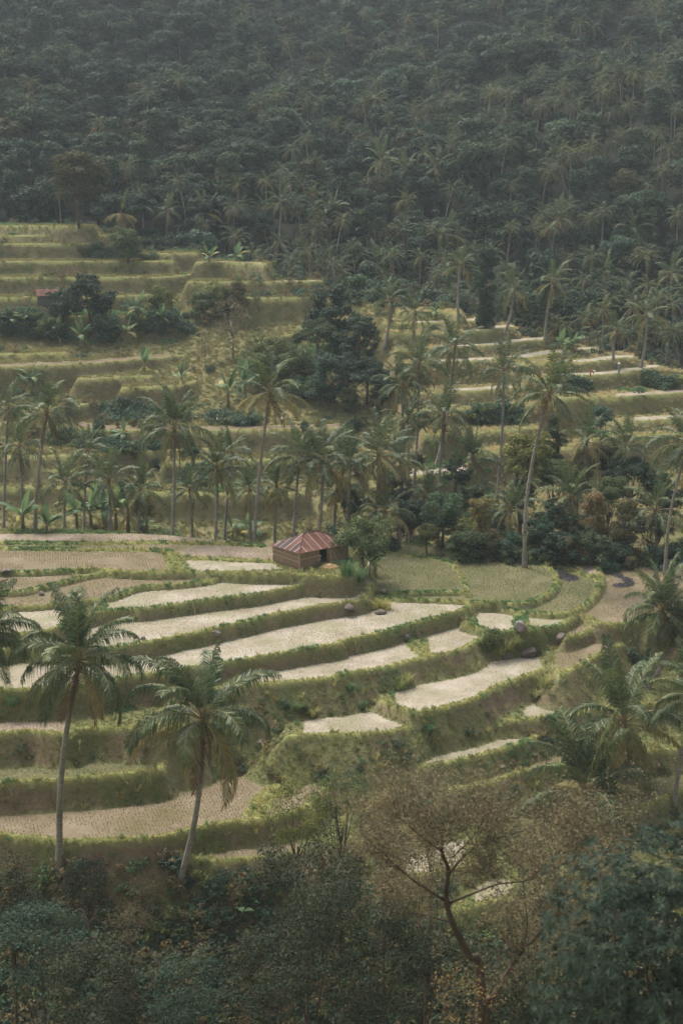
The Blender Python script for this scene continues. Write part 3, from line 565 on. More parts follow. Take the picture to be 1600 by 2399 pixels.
# ------------------------------------------------------------------ banana plants
def banana_leaf(seed, L, th0, bend, w, mat):
    rg = random.Random(seed); n = 9; mb = MB(); p = Vector((0, 0, 0)); th = th0; rows = []
    for i in range(n + 1):
        s = i / n; ww = 0 if s < .14 else w * math.sin(math.pi * min(1, ((s - .14) / .86) ** .75 * .94 + .03)) * rg.uniform(.8, 1.05); fold = .35
        nrm = Vector((-math.sin(th), 0, math.cos(th))); rows.append((p.copy(), ww, nrm)); th -= bend / n * (.4 + 1.4 * s); p = p + Vector((math.cos(th), 0, math.sin(th))) * (L / n)
    v = []; f = []
    for q, ww, nrm in rows: v += [q + Vector((0, ww, 0)) - nrm * ww * .35, q, q - Vector((0, ww, 0)) - nrm * ww * .35]
    for i in range(n): f += [(3 * i, 3 * i + 1, 3 * i + 4, 3 * i + 3), (3 * i + 1, 3 * i + 2, 3 * i + 5, 3 * i + 4)]
    mb.add(v, f, 0); mb.tube([q for q, _, _ in rows], [.035 * (1.2 - i / n) for i in range(n + 1)], 4, 0, False); return mb.mesh('banana_leaf', [mat], True)
BL = [banana_leaf(s, 2.2, R(e), b, .33, M_BAN) for s, (e, b) in enumerate(((84, .5), (68, .9), (55, 1.3), (42, 1.6), (30, 1.7), (64, 1.5)))]; BLY = [banana_leaf(40 + s, 2.0, R(e), b, .3, M_BANY) for s, (e, b) in enumerate(((60, 1.4), (20, 1.8), (-30, .9)))]
BST = []
for s in range(2):
    mb = MB(); mb.tube([(0, 0, -.3), (.03, 0, .5), (.05, .02, 1), (.04, .03, 1.35)], [.14, .12, .10, .06], 8); BST.append(mb.mesh('banana_stem', [M_BSTEM], True))
def banana(base, scl, label, group=None, seed=0, n=7, yellow=1, stem=1.0):
    rg = random.Random(seed); e = empty('banana_plant', base, rg.uniform(0, 6.28)); e.scale = (scl,) * 3; link('stem', BST[seed % 2], e, scl=(1, 1, stem)); a = 0
    for i in range(n):
        a += 2.4 + rg.uniform(-.3, .3); mm = BLY[rg.randrange(3)] if i >= n - yellow else BL[min(5, rg.randrange(6) if i else 0)]
        link('leaf', mm, e, (.05, .02, 1.3 * stem - .06 * i), (rg.uniform(-.25, .25), 0, a), rg.uniform(.75, 1.15))
    return tag(e, label, 'banana plant', group)
# ------------------------------------------------------------------ grass by instancing
def tuft(name, nb, h, w, spread, mat, seed, lean=.5):
    rg = random.Random(seed); mb = MB()
    for i in range(nb):
        a = rg.uniform(0, 6.28); r_ = spread * rg.random() ** .7; b = Vector((math.cos(a) * r_, math.sin(a) * r_, -.03)); hh = h * rg.uniform(.5, 1.15); a2 = a + rg.uniform(-1, 1); o = Vector((math.cos(a2), math.sin(a2), 0)) * hh * lean * rg.uniform(.2, 1.2); s = Vector((-math.sin(a2), math.cos(a2), 0)) * w * .5
        m1 = b + o * .35 + Vector((0, 0, hh * .6)); e = b + o + Vector((0, 0, hh * rg.uniform(.75, 1))); mb.add([b - s, b + s, m1 + s * .8, m1 - s * .8, e], [(0, 1, 2, 3), (3, 2, 4)])
    return bpy.data.objects.new(name, mb.mesh(name, [mat]))
def scatter(name, protos, pts, scl, label, cat, tilt=.15, rot=None):
    """one object: instances of the tufts on the points"""
    pts = np.asarray(pts, np.float32); N = len(pts); m = bpy.data.meshes.new(name); m.vertices.add(N); m.vertices.foreach_set('co', pts.ravel())
    ro = np.column_stack([rng.uniform(-tilt, tilt, N), rng.uniform(-tilt, tilt, N), rng.uniform(0, 6.28, N)]) if rot is None else rot
    for nm, ty, dat in (('rot', 'FLOAT_VECTOR', ro), ('scl', 'FLOAT', np.asarray(scl) * np.ones(N)), ('vid', 'INT', rng.integers(0, len(protos), N))):
        a = m.attributes.new(nm, ty, 'POINT'); a.data.foreach_set('vector' if ty == 'FLOAT_VECTOR' else 'value', np.asarray(dat, np.int32 if ty == 'INT' else np.float32).ravel())
    o = link(name, m); g = bpy.data.node_groups.new('scatter_' + name, 'GeometryNodeTree'); g.interface.new_socket('Geometry', in_out='INPUT', socket_type='NodeSocketGeometry'); g.interface.new_socket('Geometry', in_out='OUTPUT', socket_type='NodeSocketGeometry')
    gn, gl = g.nodes, g.links; gi = gn.new('NodeGroupInput'); go = gn.new('NodeGroupOutput'); jn = gn.new('GeometryNodeJoinGeometry')
    def attr(nm, ty):
        a = gn.new('GeometryNodeInputNamedAttribute'); a.data_type = ty; a.inputs[0].default_value = nm; return a.outputs[0]
    ra, sa, va = attr('rot', 'FLOAT_VECTOR'), attr('scl', 'FLOAT'), attr('vid', 'INT')
    for i, pr in enumerate(protos):
        oi = gn.new('GeometryNodeObjectInfo'); oi.inputs[0].default_value = pr; oi.inputs['As Instance'].default_value = True
        ip = gn.new('GeometryNodeInstanceOnPoints'); c = gn.new('FunctionNodeCompare'); c.data_type = 'INT'; c.operation = 'EQUAL'; gl.new(va, c.inputs[2]); c.inputs[3].default_value = i
        gl.new(gi.outputs[0], ip.inputs['Points']); gl.new(c.outputs[0], ip.inputs['Selection']); gl.new(oi.outputs['Geometry'], ip.inputs['Instance']); gl.new(ra, ip.inputs['Rotation']); gl.new(sa, ip.inputs['Scale']); gl.new(ip.outputs[0], jn.inputs[0])
    gl.new(jn.outputs[0], go.inputs[0]); md = o.modifiers.new('scatter', 'NODES'); md.node_group = g
    return tag(o, label, cat, kind='stuff')
T_BANK = [tuft('tuft_bank%d' % i, 18, .17, .03, .15, G_BANK, i) for i in range(3)]; T_SLOPE = [tuft('tuft_slope%d' % i, 16, .15, .03, .18, G_SLOPE, 10 + i, .7) for i in range(3)]
T_LUSH = [tuft('tuft_lush%d' % i, 16, .27, .045, .2, G_LUSH, 20 + i, .6) for i in range(2)]; T_HILL = [tuft('tuft_hill%d' % i, 18, .36, .07, .36, G_HILL, 30 + i, .5) for i in range(3)]
T_DRY = [tuft('tuft_dry%d' % i, 18, .36, .07, .36, G_DRY, 36 + i, .5) for i in range(2)]
T_ST = {k: [tuft('stubble_%s%d' % (k, i), 7, .13 if k == 'pale' else .16, .022, .06, ST[k], 40 + i, .7 if k == 'pale' else .45) for i in range(2)] for k in ST}
# ------------------------------------------------------------------ the bamboo hut
def wall_mat(name, c1, c2, c3, vs=14):
    m, n, l, p = nt(name); tc = n.new('ShaderNodeTexCoord'); mp = n.new('ShaderNodeMapping'); mp.inputs['Scale'].default_value = (vs, vs, 1.2); l.new(tc.outputs['Object'], mp.inputs[0])
    a = noise(n, l, 1, 4, .7, vec=mp.outputs[0]); r = ramp(n, [(.3, c1), (.5, c2), (.72, c3)]); l.new(a.outputs[0], r.inputs[0]); l.new(r.outputs[0], p.inputs['Base Color']); p.inputs['Roughness'].default_value = .9
    bp = n.new('ShaderNodeBump'); bp.inputs['Strength'].default_value = .6; bp.inputs['Distance'].default_value = .02; l.new(a.outputs[0], bp.inputs['Height']); l.new(bp.outputs[0], p.inputs['Normal']); return m
M_BAMBOO = wall_mat('bamboo_wall', (.13, .082, .050), (.25, .170, .105), (.40, .295, .19))
M_RAIL = m_plain('bamboo_rail', (.42, .31, .17), (.52, .40, .24), 3, .7)
M_MUD = m_plain('mud_plinth', (.20, .115, .08), (.28, .17, .12), 4, .95, .4)
def rust(name, c1, c2, c3):
    m, n, l, p = nt(name); a = noise(n, l, 1.4, 6, .7); r = ramp(n, [(.3, c1), (.52, c2), (.75, c3)]); l.new(a.outputs[0], r.inputs[0]); l.new(r.outputs[0], p.inputs['Base Color']); p.inputs['Roughness'].default_value = .8; p.inputs['Specular IOR Level'].default_value = .15
    w = n.new('ShaderNodeTexWave'); w.inputs['Scale'].default_value = 5; w.bands_direction = 'X'; tc = n.new('ShaderNodeTexCoord'); l.new(tc.outputs['Object'], w.inputs[0]); bp = n.new('ShaderNodeBump'); bp.inputs['Strength'].default_value = .35; bp.inputs['Distance'].default_value = .03; l.new(w.outputs[0], bp.inputs['Height']); l.new(bp.outputs[0], p.inputs['Normal']); return m
M_RUST = [rust('rust_red', (.075, .031, .023), (.118, .050, .036), (.165, .084, .060)), rust('rust_pink', (.094, .041, .030), (.14, .064, .046), (.185, .104, .076)), rust('rust_dark', (.04, .028, .028), (.07, .048, .046), (.13, .07, .06))]
M_SEAM = m_plain('bare_tin', (.27, .20, .17), (.40, .32, .275), 4, .5)
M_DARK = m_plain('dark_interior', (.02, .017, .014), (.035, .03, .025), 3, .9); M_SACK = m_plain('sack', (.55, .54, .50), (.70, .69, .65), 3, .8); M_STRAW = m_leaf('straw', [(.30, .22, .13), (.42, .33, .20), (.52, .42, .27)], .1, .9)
C0 = Vector(at_z(702, 1334, 0)); C0.z = float(H(C0.x + .8, C0.y + 1.6)); YAW = R(40); LX, LY, WH, RH = 6.4, 4.4, 1.72, 3.0
hut = empty('bamboo_hut', C0, YAW)       # local +x runs along the front wall, +y along the side wall
def hp(name, mb, mats, parent=None, smooth=False): return link(name, mb.mesh(name, mats, smooth), parent or hut)
mb = MB(); mb.box((LX / 2, LY / 2, -.06), (LX - .05, LY - .05, .5)); hp('plinth', mb, [M_MUD])
def slat_wall(name, org, d, length, z0, z1, seed):
    rg = random.Random(seed); mb = MB(); x = 0; d = Vector(d); nn = Vector((d.y, -d.x, 0))
    while x < length - .02:
        w = min(rg.uniform(.09, .15), length - x); c = Vector(org) + d * (x + w / 2) + nn * rg.uniform(-.012, .012); hz = z1 - rg.uniform(0, .03); M = Matrix.Rotation(math.atan2(d.y, d.x), 3, 'Z') @ Matrix.Rotation(rg.uniform(-.012, .012), 3, 'Y')
        mb.box((c.x, c.y, (z0 + hz) / 2), (w * .96, .035, hz - z0), 0, M); x += w
    o = hp(name, mb, [M_BAMBOO]); o['kind'] = 'stuff'; return o
wS = slat_wall('side_wall', (.02, LY, 0), (0, -1, 0), LY, .18, WH, 1); wF = slat_wall('front_wall', (0, .02, 0), (1, 0, 0), 2.55, .18, WH, 2); wF2 = slat_wall('front_wall', (3.62, .02, 0), (1, 0, 0), LX - 3.62, .05, WH, 3)
wB = slat_wall('back_wall', (LX, LY - .02, 0), (-1, 0, 0), LX, .1, WH, 4); wR = slat_wall('end_wall', (LX - .02, 0, 0), (0, 1, 0), LY, .1, WH, 5)
for z in (.72, 1.18): mb = MB(); mb.tube([(-.03, LY, z + .1), (-.035, LY / 2, z + .04), (-.03, -.02, z - .03)], .035, 6); o = link('rail', mb.mesh('rail', [M_RAIL]), wS)
mb = MB(); mb.tube([(-.03, -.03, .95), (1.3, -.035, 1.0), (2.55, -.03, 1.04)], .03, 6); link('rail', mb.mesh('rail', [M_RAIL]), wF)
for x, y in ((-.02, -.02), (2.58, 0), (3.58, 0), (LX, 0), (-.01, LY)): mb = MB(); mb.tube([(x, y, -.1), (x, y, WH)], .05, 7); link('post', mb.mesh('post', [M_RAIL if x == -.02 else M_BAMBOO]), hut)
mb = MB(); mb.box((3.1, 1.9, .9), (1.5, .05, 1.7)); hp('doorway_shade_panel', mb, [M_DARK])  # near-black panel behind the doorway, its colour stands in for interior shade
ov = .28; E = [Vector((-ov, -ov, WH)), Vector((LX + ov, -ov, WH)), Vector((LX + ov, LY + ov, WH)), Vector((-ov, LY + ov, WH))]; r1 = Vector((LX / 2 - .95, LY / 2, RH)); r2 = Vector((LX / 2 + .95, LY / 2, RH))
def roof_face(poly, e0, e1, ns, mats):
    """cut one roof slope into sheets running up from the eave"""
    d = (e1 - e0); L = d.length; d.normalize(); nrm = (poly[1] - poly[0]).cross(poly[2] - poly[0]).normalized()
    if nrm.z < 0: nrm = -nrm
    def clip(P, s0, s1):
        for s, sg in ((s0, 1), (s1, -1)):
            out = []
            for i in range(len(P)):
                a, b = P[i], P[(i + 1) % len(P)]; da, db = sg * ((a - e0).dot(d) - s), sg * ((b - e0).dot(d) - s)
                if da >= 0: out.append(a)
                if da * db < 0: out.append(a.lerp(b, da / (da - db)))
            P = out
            if len(P) < 3: return None
        return P
    for i in range(ns):
        P = clip(list(poly), L * i / ns, L * (i + 1) / ns)
        if P:
            off = nrm * (.012 * (i % 2) + .004); top = [p + off for p in P]; bot = [p + off - nrm * .02 for p in P]; k = len(P); mb = MB(); mb.add(top + bot, [tuple(range(k)), tuple(range(2 * k - 1, k - 1, -1))] + [(j, j + k, (j + 1) % k + k, (j + 1) % k) for j in range(k)]); link('roof_sheet', mb.mesh('roof_sheet', [M_RUST[mats[i % len(mats)]]]), ROOF)
        if i:
            w = .045 if i % 2 else .03; P = clip(list(poly), L * i / ns - w, L * i / ns + w)
            if P: k = len(P); top = [p + nrm * .035 for p in P]; bot = [p + nrm * .005 for p in P]; mb = MB(); mb.add(top + bot, [tuple(range(k)), tuple(range(2 * k - 1, k - 1, -1))] + [(j, j + k, (j + 1) % k + k, (j + 1) % k) for j in range(k)]); link('roof_seam', mb.mesh('roof_seam', [M_SEAM]), ROOF)
mb = MB(); mb.tube([E[0] + Vector((0, 0, .03)), r1 + Vector((0, 0, .04)), r2 + Vector((0, 0, .04)), E[1] + Vector((0, 0, .03))], .05, 6); ROOF = hp('roof', mb, [M_RUST[0]])
roof_face([E[0], E[1], r2, r1], E[0], E[1], 7, [0, 1, 1, 0, 1, 0, 1]); roof_face([E[1], E[2], r2], E[1], E[2], 5, [0, 1]); roof_face([E[2], E[3], r1, r2], E[2], E[3], 7, [0, 1]); roof_face([E[3], E[0], r1], E[3], E[0], 6, [0, 2, 2, 0, 2, 0])
tag(hut, 'bamboo walled field hut with rusty red hipped tin roof on the terrace', 'hut')
def hw(x, y, z): return hut.matrix_basis @ Vector((x, y, z)) if False else C0 + Vector((x * math.cos(YAW) - y * math.sin(YAW), x * math.sin(YAW) + y * math.cos(YAW), z))
for i, (x, a, ln, lab) in enumerate(((3.75, .10, 1.75, 'straight'), (3.95, -.28, 1.8, 'most slanted'), (4.15, -.20, 1.7, 'middle'), (4.45, -.34, 1.75, 'short thick'), (4.8, -.42, 1.6, 'outermost'))):
    mb = MB(); mb.box((0, 0, ln / 2), (.07 if i != 3 else .12, .03, ln), 0); o = link('leaning_plank', mb.mesh('leaning_plank', [M_BAMBOO if i % 2 else M_RAIL]), None, hw(x, -.42, .0), (-.2, a, YAW)); tag(o, '%s bamboo plank leaning against the hut wall beside the doorway' % lab, 'plank', 'planks leaning by the hut door')
def blob(name, sx, sy, sz, mat, seed, sub=2, rough=.25):
    import bmesh
    bm = bmesh.new(); bmesh.ops.create_icosphere(bm, subdivisions=sub, radius=1); rg = random.Random(seed); off = [Vector((rg.uniform(-1, 1), rg.uniform(-1, 1), rg.uniform(-1, 1))) for _ in range(9)]
    for v in bm.verts:
        d = v.co.normalized(); k = 1
        for o in off: k += rough * .5 * max(0, d.dot(o.normalized())) ** 3 * (1 if o.x > 0 else -1)
        v.co = Vector((v.co.x * sx * k, v.co.y * sy * k, v.co.z * sz * k))
    m = bpy.data.meshes.new(name); bm.to_mesh(m); bm.free(); m.materials.append(mat); return m
def rock(name, sx, sy, sz, mat, seed):
    """stone with broken flat faces"""
    import bmesh
    rg = random.Random(seed); bm = bmesh.new(); bmesh.ops.create_icosphere(bm, subdivisions=3, radius=1); pl = [(Vector((rg.gauss(0, 1), rg.gauss(0, 1), rg.gauss(0, .8))).normalized(), rg.uniform(.62, .88)) for _ in range(11)]
    for v in bm.verts:
        for nn, d in pl:
            k = v.co.dot(nn) - d
            if k > 0: v.co -= nn * k
        v.co *= 1 + rg.uniform(-.025, .025); v.co = Vector((v.co.x * sx * 1.15, v.co.y * sy * 1.15, v.co.z * sz * 1.15))
    m = bpy.data.meshes.new(name); bm.to_mesh(m); bm.free(); m.materials.append(mat); return m
for i, (x, y, z) in enumerate(((2.8, .65, .42), (2.95, .75, .78))): tag(link('sack', blob('sack', .42, .3, .2, M_SACK, i, 2, .15), None, hw(x, y, z), (0, 0, YAW)), ('lower' if i == 0 else 'upper') + ' white sack in the dark hut doorway', 'sack', 'sacks in the hut')
v, f = cloud([(0, 0, 0, .8, .45), (.5, .1, 0, .55, .4), (-.5, 0, -.05, .5, .35)], 800, .3, .12, 77, .8, .3); tag(link('straw_pile', mesh('straw_pile', v, f, [M_STRAW]), None, hw(2.6, -1.5, .12)), 'heap of pale straw on the ground before the hut door', 'straw heap')
# the small far hut
hb_ = march(112, 716); px_ = ppm(hb_.y, hb_.z); W2 = 52 / px_; hz2 = hb_.z; far = empty('far_hut', hb_, R(12))
mb = MB(); mb.box((0, 0, .95), (W2 * .88, 2.4, 1.9)); link('wall', mb.mesh('wall', [m_plain('grey_board', (.10, .10, .09), (.17, .16, .145), 4, .9)]), far)
for x in (-W2 * .42, W2 * .42):
    for y in (-1.1, 1.1): mb = MB(); mb.tube([(x, y, -2.2), (x, y, .1)], .07, 6); link('stilt', mb.mesh('stilt', [M_BARKP]), far)
for i in range(5):
    x0 = -W2 / 2 + W2 * i / 5; w = W2 / 5
    for sg in (-1, 1):
        mb = MB(); z = .01 * (i % 2); mb.add([(x0 + .02, sg * 1.7, 1.8 + z), (x0 + w - .02, sg * 1.7, 1.8 + z), (x0 + w - .02 - .0, 0, 3.0 + z), (x0 + .02, 0, 3.0 + z), (x0 + .02, sg * 1.7, 1.76 + z), (x0 + w - .02, sg * 1.7, 1.76 + z), (x0 + w - .02, 0, 2.96 + z), (x0 + .02, 0, 2.96 + z)], [(0, 1, 2, 3), (7, 6, 5, 4), (0, 4, 5, 1), (1, 5, 6, 2), (3, 2, 6, 7), (0, 3, 7, 4)]); link('roof_sheet', mb.mesh('roof_sheet', [M_RUST[(i + 1) % 2]]), far)
tag(far, 'small grey stilted hut with a red tin roof on the far slope', 'hut')
# ------------------------------------------------------------------ boulders, stake, ash
M_ROCK = m_plain('boulder_stone', (.085, .066, .056), (.18, .142, .122), 1.6, .9, .7); M_ROCKG = m_plain('grey_stone', (.12, .102, .094), (.23, .20, .185), 1.6, .9, .6)
for i, (u, v_, w, hgt, mt, lab) in enumerate(((1240, 1535, 44, 24, M_ROCK, 'dark square edged boulder at the head of the dry terrace below the tall grass'), (1314, 1502, 30, 26, M_ROCK, 'dark rounded boulder beside the small pale field'),
    (1218, 1478, 34, 28, M_ROCKG, 'flat topped grey boulder between two small pale fields'), (890, 1438, 28, 14, M_ROCK, 'sharp edged slab lying on the largest pale terrace'), (818, 1434, 34, 18, M_ROCK, 'dark boulder set into the bank above the largest pale terrace'),
    (96, 1396, 15, 12, M_ROCKG, 'small round stone on the bank below the upper brown field'), (1185, 1545, 20, 18, M_ROCK, 'dark stone under the tall grass on the bank'), (952, 1500, 18, 16, M_ROCK, 'brown stone in the bank under the rounded pale terrace'),
    (505, 1490, 22, 14, M_ROCKG, 'pale boulder on the bank just behind the coconut palm\'s crown'), (612, 1742, 22, 12, M_ROCKG, 'grey stone beside the fronds of the coconut palm'), (1253, 1776, 12, 10, M_ROCK, 'small stone above the terrace by the young palm'), (1178, 1800, 20, 8, M_ROCK, 'long dark stone at the edge of the dry terrace'),
    (15, 1342, 26, 10, M_ROCK, 'flat dark block on the green bank at the photo edge'), (898, 1392, 16, 14, M_ROCK, 'brown rock on the corner of the bank below the hut'), (335, 1500, 14, 12, M_ROCKG, 'greyish stone on the pale terrace next to the shaggy palm\'s crown'))):
    b = march(u, v_); k = ppm(b.y, b.z); tag(link('boulder', rock('boulder', w / k * .5, w / k * .45, hgt / k * .5, mt, 60 + i), None, b + Vector((0, .1, hgt / k * .18)), (0, 0, random.uniform(0, 3))), lab, 'boulder', 'boulders on the terraces')
b = march(458, 1443); mb = MB(); mb.tube([(0, 0, -.2), (-.06, 0, .6), (-.26, 0, 1.3)], [.03, .028, .02], 6); tag(link('stake', mb.mesh('stake', [M_RAIL]), None, b), 'thin pale stake standing in the nearly white terrace', 'stake')
M_ASH = m_leaf('burnt_straw', [(.018, .017, .018), (.035, .033, .036), (.06, .055, .06)], 0, .95, (1, 1, 1), .1)
for i, (line, w, lab) in enumerate((('P:1258,1319 1275,1320 1300,1322 1335,1326 1350,1334 1368,1341', .55, 'long thin streak of burnt black straw along the far rim'), ('P:1300,1336 1310,1345 1322,1352 1340,1354', 1.3, 'square patch of burnt black straw inside the curved rim'), ('P:1390,1323 1408,1328 1428,1340 1448,1348 1466,1358 1476,1366 1462,1371 1445,1372', .85, 'curved patch of burnt black straw on the brown field'))):
    L = catmull([march(u, v_) for u, v_ in px(line)], 5); cl = [(p[0] + random.uniform(-.2, .2), p[1] + random.uniform(-.5, .5) * w, p[2] + .03, w * random.uniform(.55, .95), .1) for p in L for _ in range(2)]
    o0 = np.array(L[len(L) // 2]); v, f = cloud([(a - o0[0], b - o0[1], c - o0[2], r_, s_) for a, b, c, r_, s_ in cl], 130, .26, .3, 80 + i, 1.6, .1); v[:, 2] = np.maximum(v[:, 2], .02)
    tag(link('burnt_straw', mesh('burnt_straw', v, f, [M_ASH]), None, o0), lab, 'burnt straw', 'burnt straw patches')
# ------------------------------------------------------------------ farmers and egrets
M_SKIN = m_plain('skin', (.17, .09, .06), (.22, .12, .08), 4, .6)
def person(name, loc, joints, edges, rad, mats, label, rz=0, hat=None, extra=()):
    m = bpy.data.meshes.new('person'); m.from_pydata(joints, edges, []); o = link('person', m, None, loc, (0, 0, rz)); sk = o.modifiers.new('skin', 'SKIN'); sk.use_smooth_shade = True
    for i, r_ in enumerate(rad): o.data.skin_vertices[0].data[i].radius = (r_, r_)
    o.data.skin_vertices[0].data[0].use_root = True; ss = o.modifiers.new('sub', 'SUBSURF'); ss.levels = ss.render_levels = 1; m.materials.append(mats[0]); tag(o, label, 'person', 'farmers on the far terrace')
    for nm, mm, mt in extra: link(nm, mm, o)
    return o
M_GREYC = m_plain('grey_cloth', (.16, .18, .21), (.24, .26, .29), 5, .9); M_REDC = m_plain('red_cloth', (.24, .06, .05), (.33, .09, .07), 5, .9); M_HAT = m_plain('straw_hat', (.50, .45, .34), (.62, .57, .45), 6, .8)
def head_mesh(c, r_, mat): m = blob('head', r_ * .8, r_ * .9, r_, mat, 3, 2, .05); [setattr(v, 'co', v.co + Vector(c)) for v in m.vertices]; return m
def hat_mesh(c, r_, h_):
    mb = MB(); n = 14; ring = [(c[0] + r_ * math.cos(6.283 * i / n), c[1] + r_ * math.sin(6.283 * i / n), c[2]) for i in range(n)]; rin = [(c[0] + r_ * .5 * math.cos(6.283 * i / n), c[1] + r_ * .5 * math.sin(6.283 * i / n), c[2] + h_ * .55) for i in range(n)]
    mb.add(ring + rin + [(c[0], c[1], c[2] + h_)], [(i, (i + 1) % n, n + (i + 1) % n, n + i) for i in range(n)] + [(n + i, n + (i + 1) % n, 2 * n) for i in range(n)]); return mb.mesh('hat', [M_HAT])
b = march(1450, 876)
J = [(0, 0, .86), (0, .02, 1.08), (-.03, .0, 1.32), (-.05, -.02, 1.44), (-.06, -.03, 1.52), (.09, 0, .8), (.10, -.02, .44), (.10, .02, .06), (.10, -.12, .03), (-.09, 0, .8), (-.10, -.05, .44), (-.10, .0, .06), (-.10, -.14, .03), (.15, 0, 1.32), (.26, -.06, 1.08), (.30, -.22, .92), (-.21, 0, 1.30), (-.27, -.08, 1.06), (-.22, -.26, .95)]
ED = [(0, 1), (1, 2), (2, 3), (3, 4), (0, 5), (5, 6), (6, 7), (7, 8), (0, 9), (9, 10), (10, 11), (11, 12), (2, 13), (13, 14), (14, 15), (2, 16), (16, 17), (17, 18)]
RD = [.16, .15, .17, .07, .06, .11, .085, .055, .05, .11, .085, .055, .05, .085, .06, .042, .085, .06, .042]
person('person', b, J, ED, RD, [M_GREYC], 'farmer in grey clothes and a pale hat standing on the far terrace path', R(20), extra=(('head', head_mesh((-.07, -.04, 1.62), .125, M_SKIN), 0), ('hat', hat_mesh((-.07, -.03, 1.66), .26, .17), 0), ('hand', head_mesh((.31, -.26, .87), .06, M_SKIN), 0), ('hand', head_mesh((-.21, -.31, .92), .06, M_SKIN), 0)))
b = march(1382, 882)
J2 = [(0, 0, .80), (.12, -.02, .95), (.34, -.03, .98), (.46, -.03, .92), (.53, -.03, .88), (0, .09, .74), (.06, .10, .42), (-.02, .10, .06), (.11, .10, .03), (0, -.09, .74), (.10, -.10, .42), (.04, -.10, .06), (.17, -.10, .03), (.34, .15, .92), (.42, .17, .66), (.52, .14, .44), (.34, -.19, .90), (.44, -.2, .64), (.58, -.16, .44)]
person('person', b, J2, ED, RD, [M_REDC], 'farmer in a dull red top bending over on the far terrace path', R(-10), extra=(('head', head_mesh((.62, -.03, .84), .12, M_SKIN), 0), ('hat', hat_mesh((.64, -.03, .88), .20, .13), 0), ('hand', head_mesh((.54, .13, .39), .055, M_SKIN), 0), ('hand', head_mesh((.61, -.15, .39), .055, M_SKIN), 0)))
M_WHITE = m_plain('egret_white', (.70, .70, .68), (.80, .80, .78), 5, .8); M_BEAK = m_plain('beak', (.35, .22, .05), (.42, .27, .07), 5, .5)
def egret(loc, rz, label, k=1.0):
    o = link('egret', blob('egret_body', .26, .12, .15, M_WHITE, 5, 2, .1), None, Vector(loc) + Vector((0, 0, .42 * k)), (0, R(-28), rz), k)
    mb = MB(); mb.tube([(.2, 0, .04), (.30, 0, .20), (.27, 0, .36), (.33, 0, .46)], [.075, .045, .035, .04], 7); link('neck', mb.mesh('neck', [M_WHITE], True), o)
    mb = MB(); mb.tube([(.33, 0, .46), (.47, 0, .40)], [.03, .004], 6); link('beak', mb.mesh('beak', [M_BEAK]), o)
    for s in (-1, 1): mb = MB(); mb.tube([(-.02, s * .05, -.08), (.10, s * .05, -.28), (.18, s * .05, -.44)], .014, 5); link('leg', mb.mesh('leg', [M_DARK]), o)
    return tag(o, label, 'egret', 'white egrets on the dirt path')
for u, v_, lab in ((510, 991, 'white egret farthest from the tall curved palm on the dirt path'), (611, 991, 'white egret standing right beside the tall palm\'s trunk'), (661, 990, 'white egret on the path on the hut side of the tall palm')): egret(march(u, v_), R(100), lab, 1.35)
# ------------------------------------------------------------------ palms in front
def pb(u, v): return march(u, v)
def pal(cu, cv, base, rpx, label, **k):
    top = Vector(at_y(cu, cv, base.y + k.pop('dy', .4))); return palm(base, top, rpx / ppm(top.y, top.z) * 1.12, label, **k)
near = dict(fs=FS_HI, r=(.27, .17))
pal(186, 1552, pb(140, 2034), 172, 'shaggy coconut palm with many hanging fronds over the lowest terrace', n=25, dead=6, yellow=2, nuts=6, seed=3, bow=-.5, **near)
pal(476, 1690, pb(418, 2085), 190, 'coconut palm with a bunch of nuts and a leaning trunk', n=21, dead=3, yellow=6, nuts=16, seed=8, bow=.5, **near)
pal(-38, 1490, pb(-60, 2000), 125, 'palm at the photo edge of which only frond tips show', n=24, dead=2, yellow=1, seed=12, **near)
pal(1462, 1698, pb(1478, 1835), 165, 'yellow green palm with a wide crown above the brushwood', n=22, dead=2, yellow=11, nuts=12, seed=15, bow=.1, up=.9, **near)
pal(1371, 1858, pb(1371, 1884), 170, 'bushy young trunkless palm with upright fronds', n=18, dead=0, yellow=2, seed=19, bow=0, up=1.9, fs=FS_HI, r=(.3, .22))
pal(1552, 1432, pb(1503, 1612), 112, 'twin palm with the left trunk of the crossing pair, above the yellow green palm', n=24, dead=4, yellow=4, nuts=4, seed=22, bow=.2, fs=FS_HI, r=(.22, .16))
pal(1596, 1475, pb(1516, 1614), 100, 'twin palm with the right trunk of the crossing pair, crown at the photo edge', n=22, dead=3, yellow=2, seed=23, bow=.2, fs=FS_HI, r=(.22, .16))
pal(1628, 1635, pb(1580, 1884), 115, 'palm whose thin trunk drops at the photo edge above the dark tree', n=22, dead=2, yellow=2, seed=26, bow=-.2, fs=FS_HI, r=(.2, .14))
pal(1612, 1042, on(1558, 152), 105, 'tall edge palm with a rust brown dead frond', n=24, dead=6, yellow=3, seed=29, bow=-.6)
pal(1650, 1090, on(1600, 154), 90, 'second tall trunk at the edge, nearly out of the photo', n=20, dead=2, seed=31, bow=-.3)
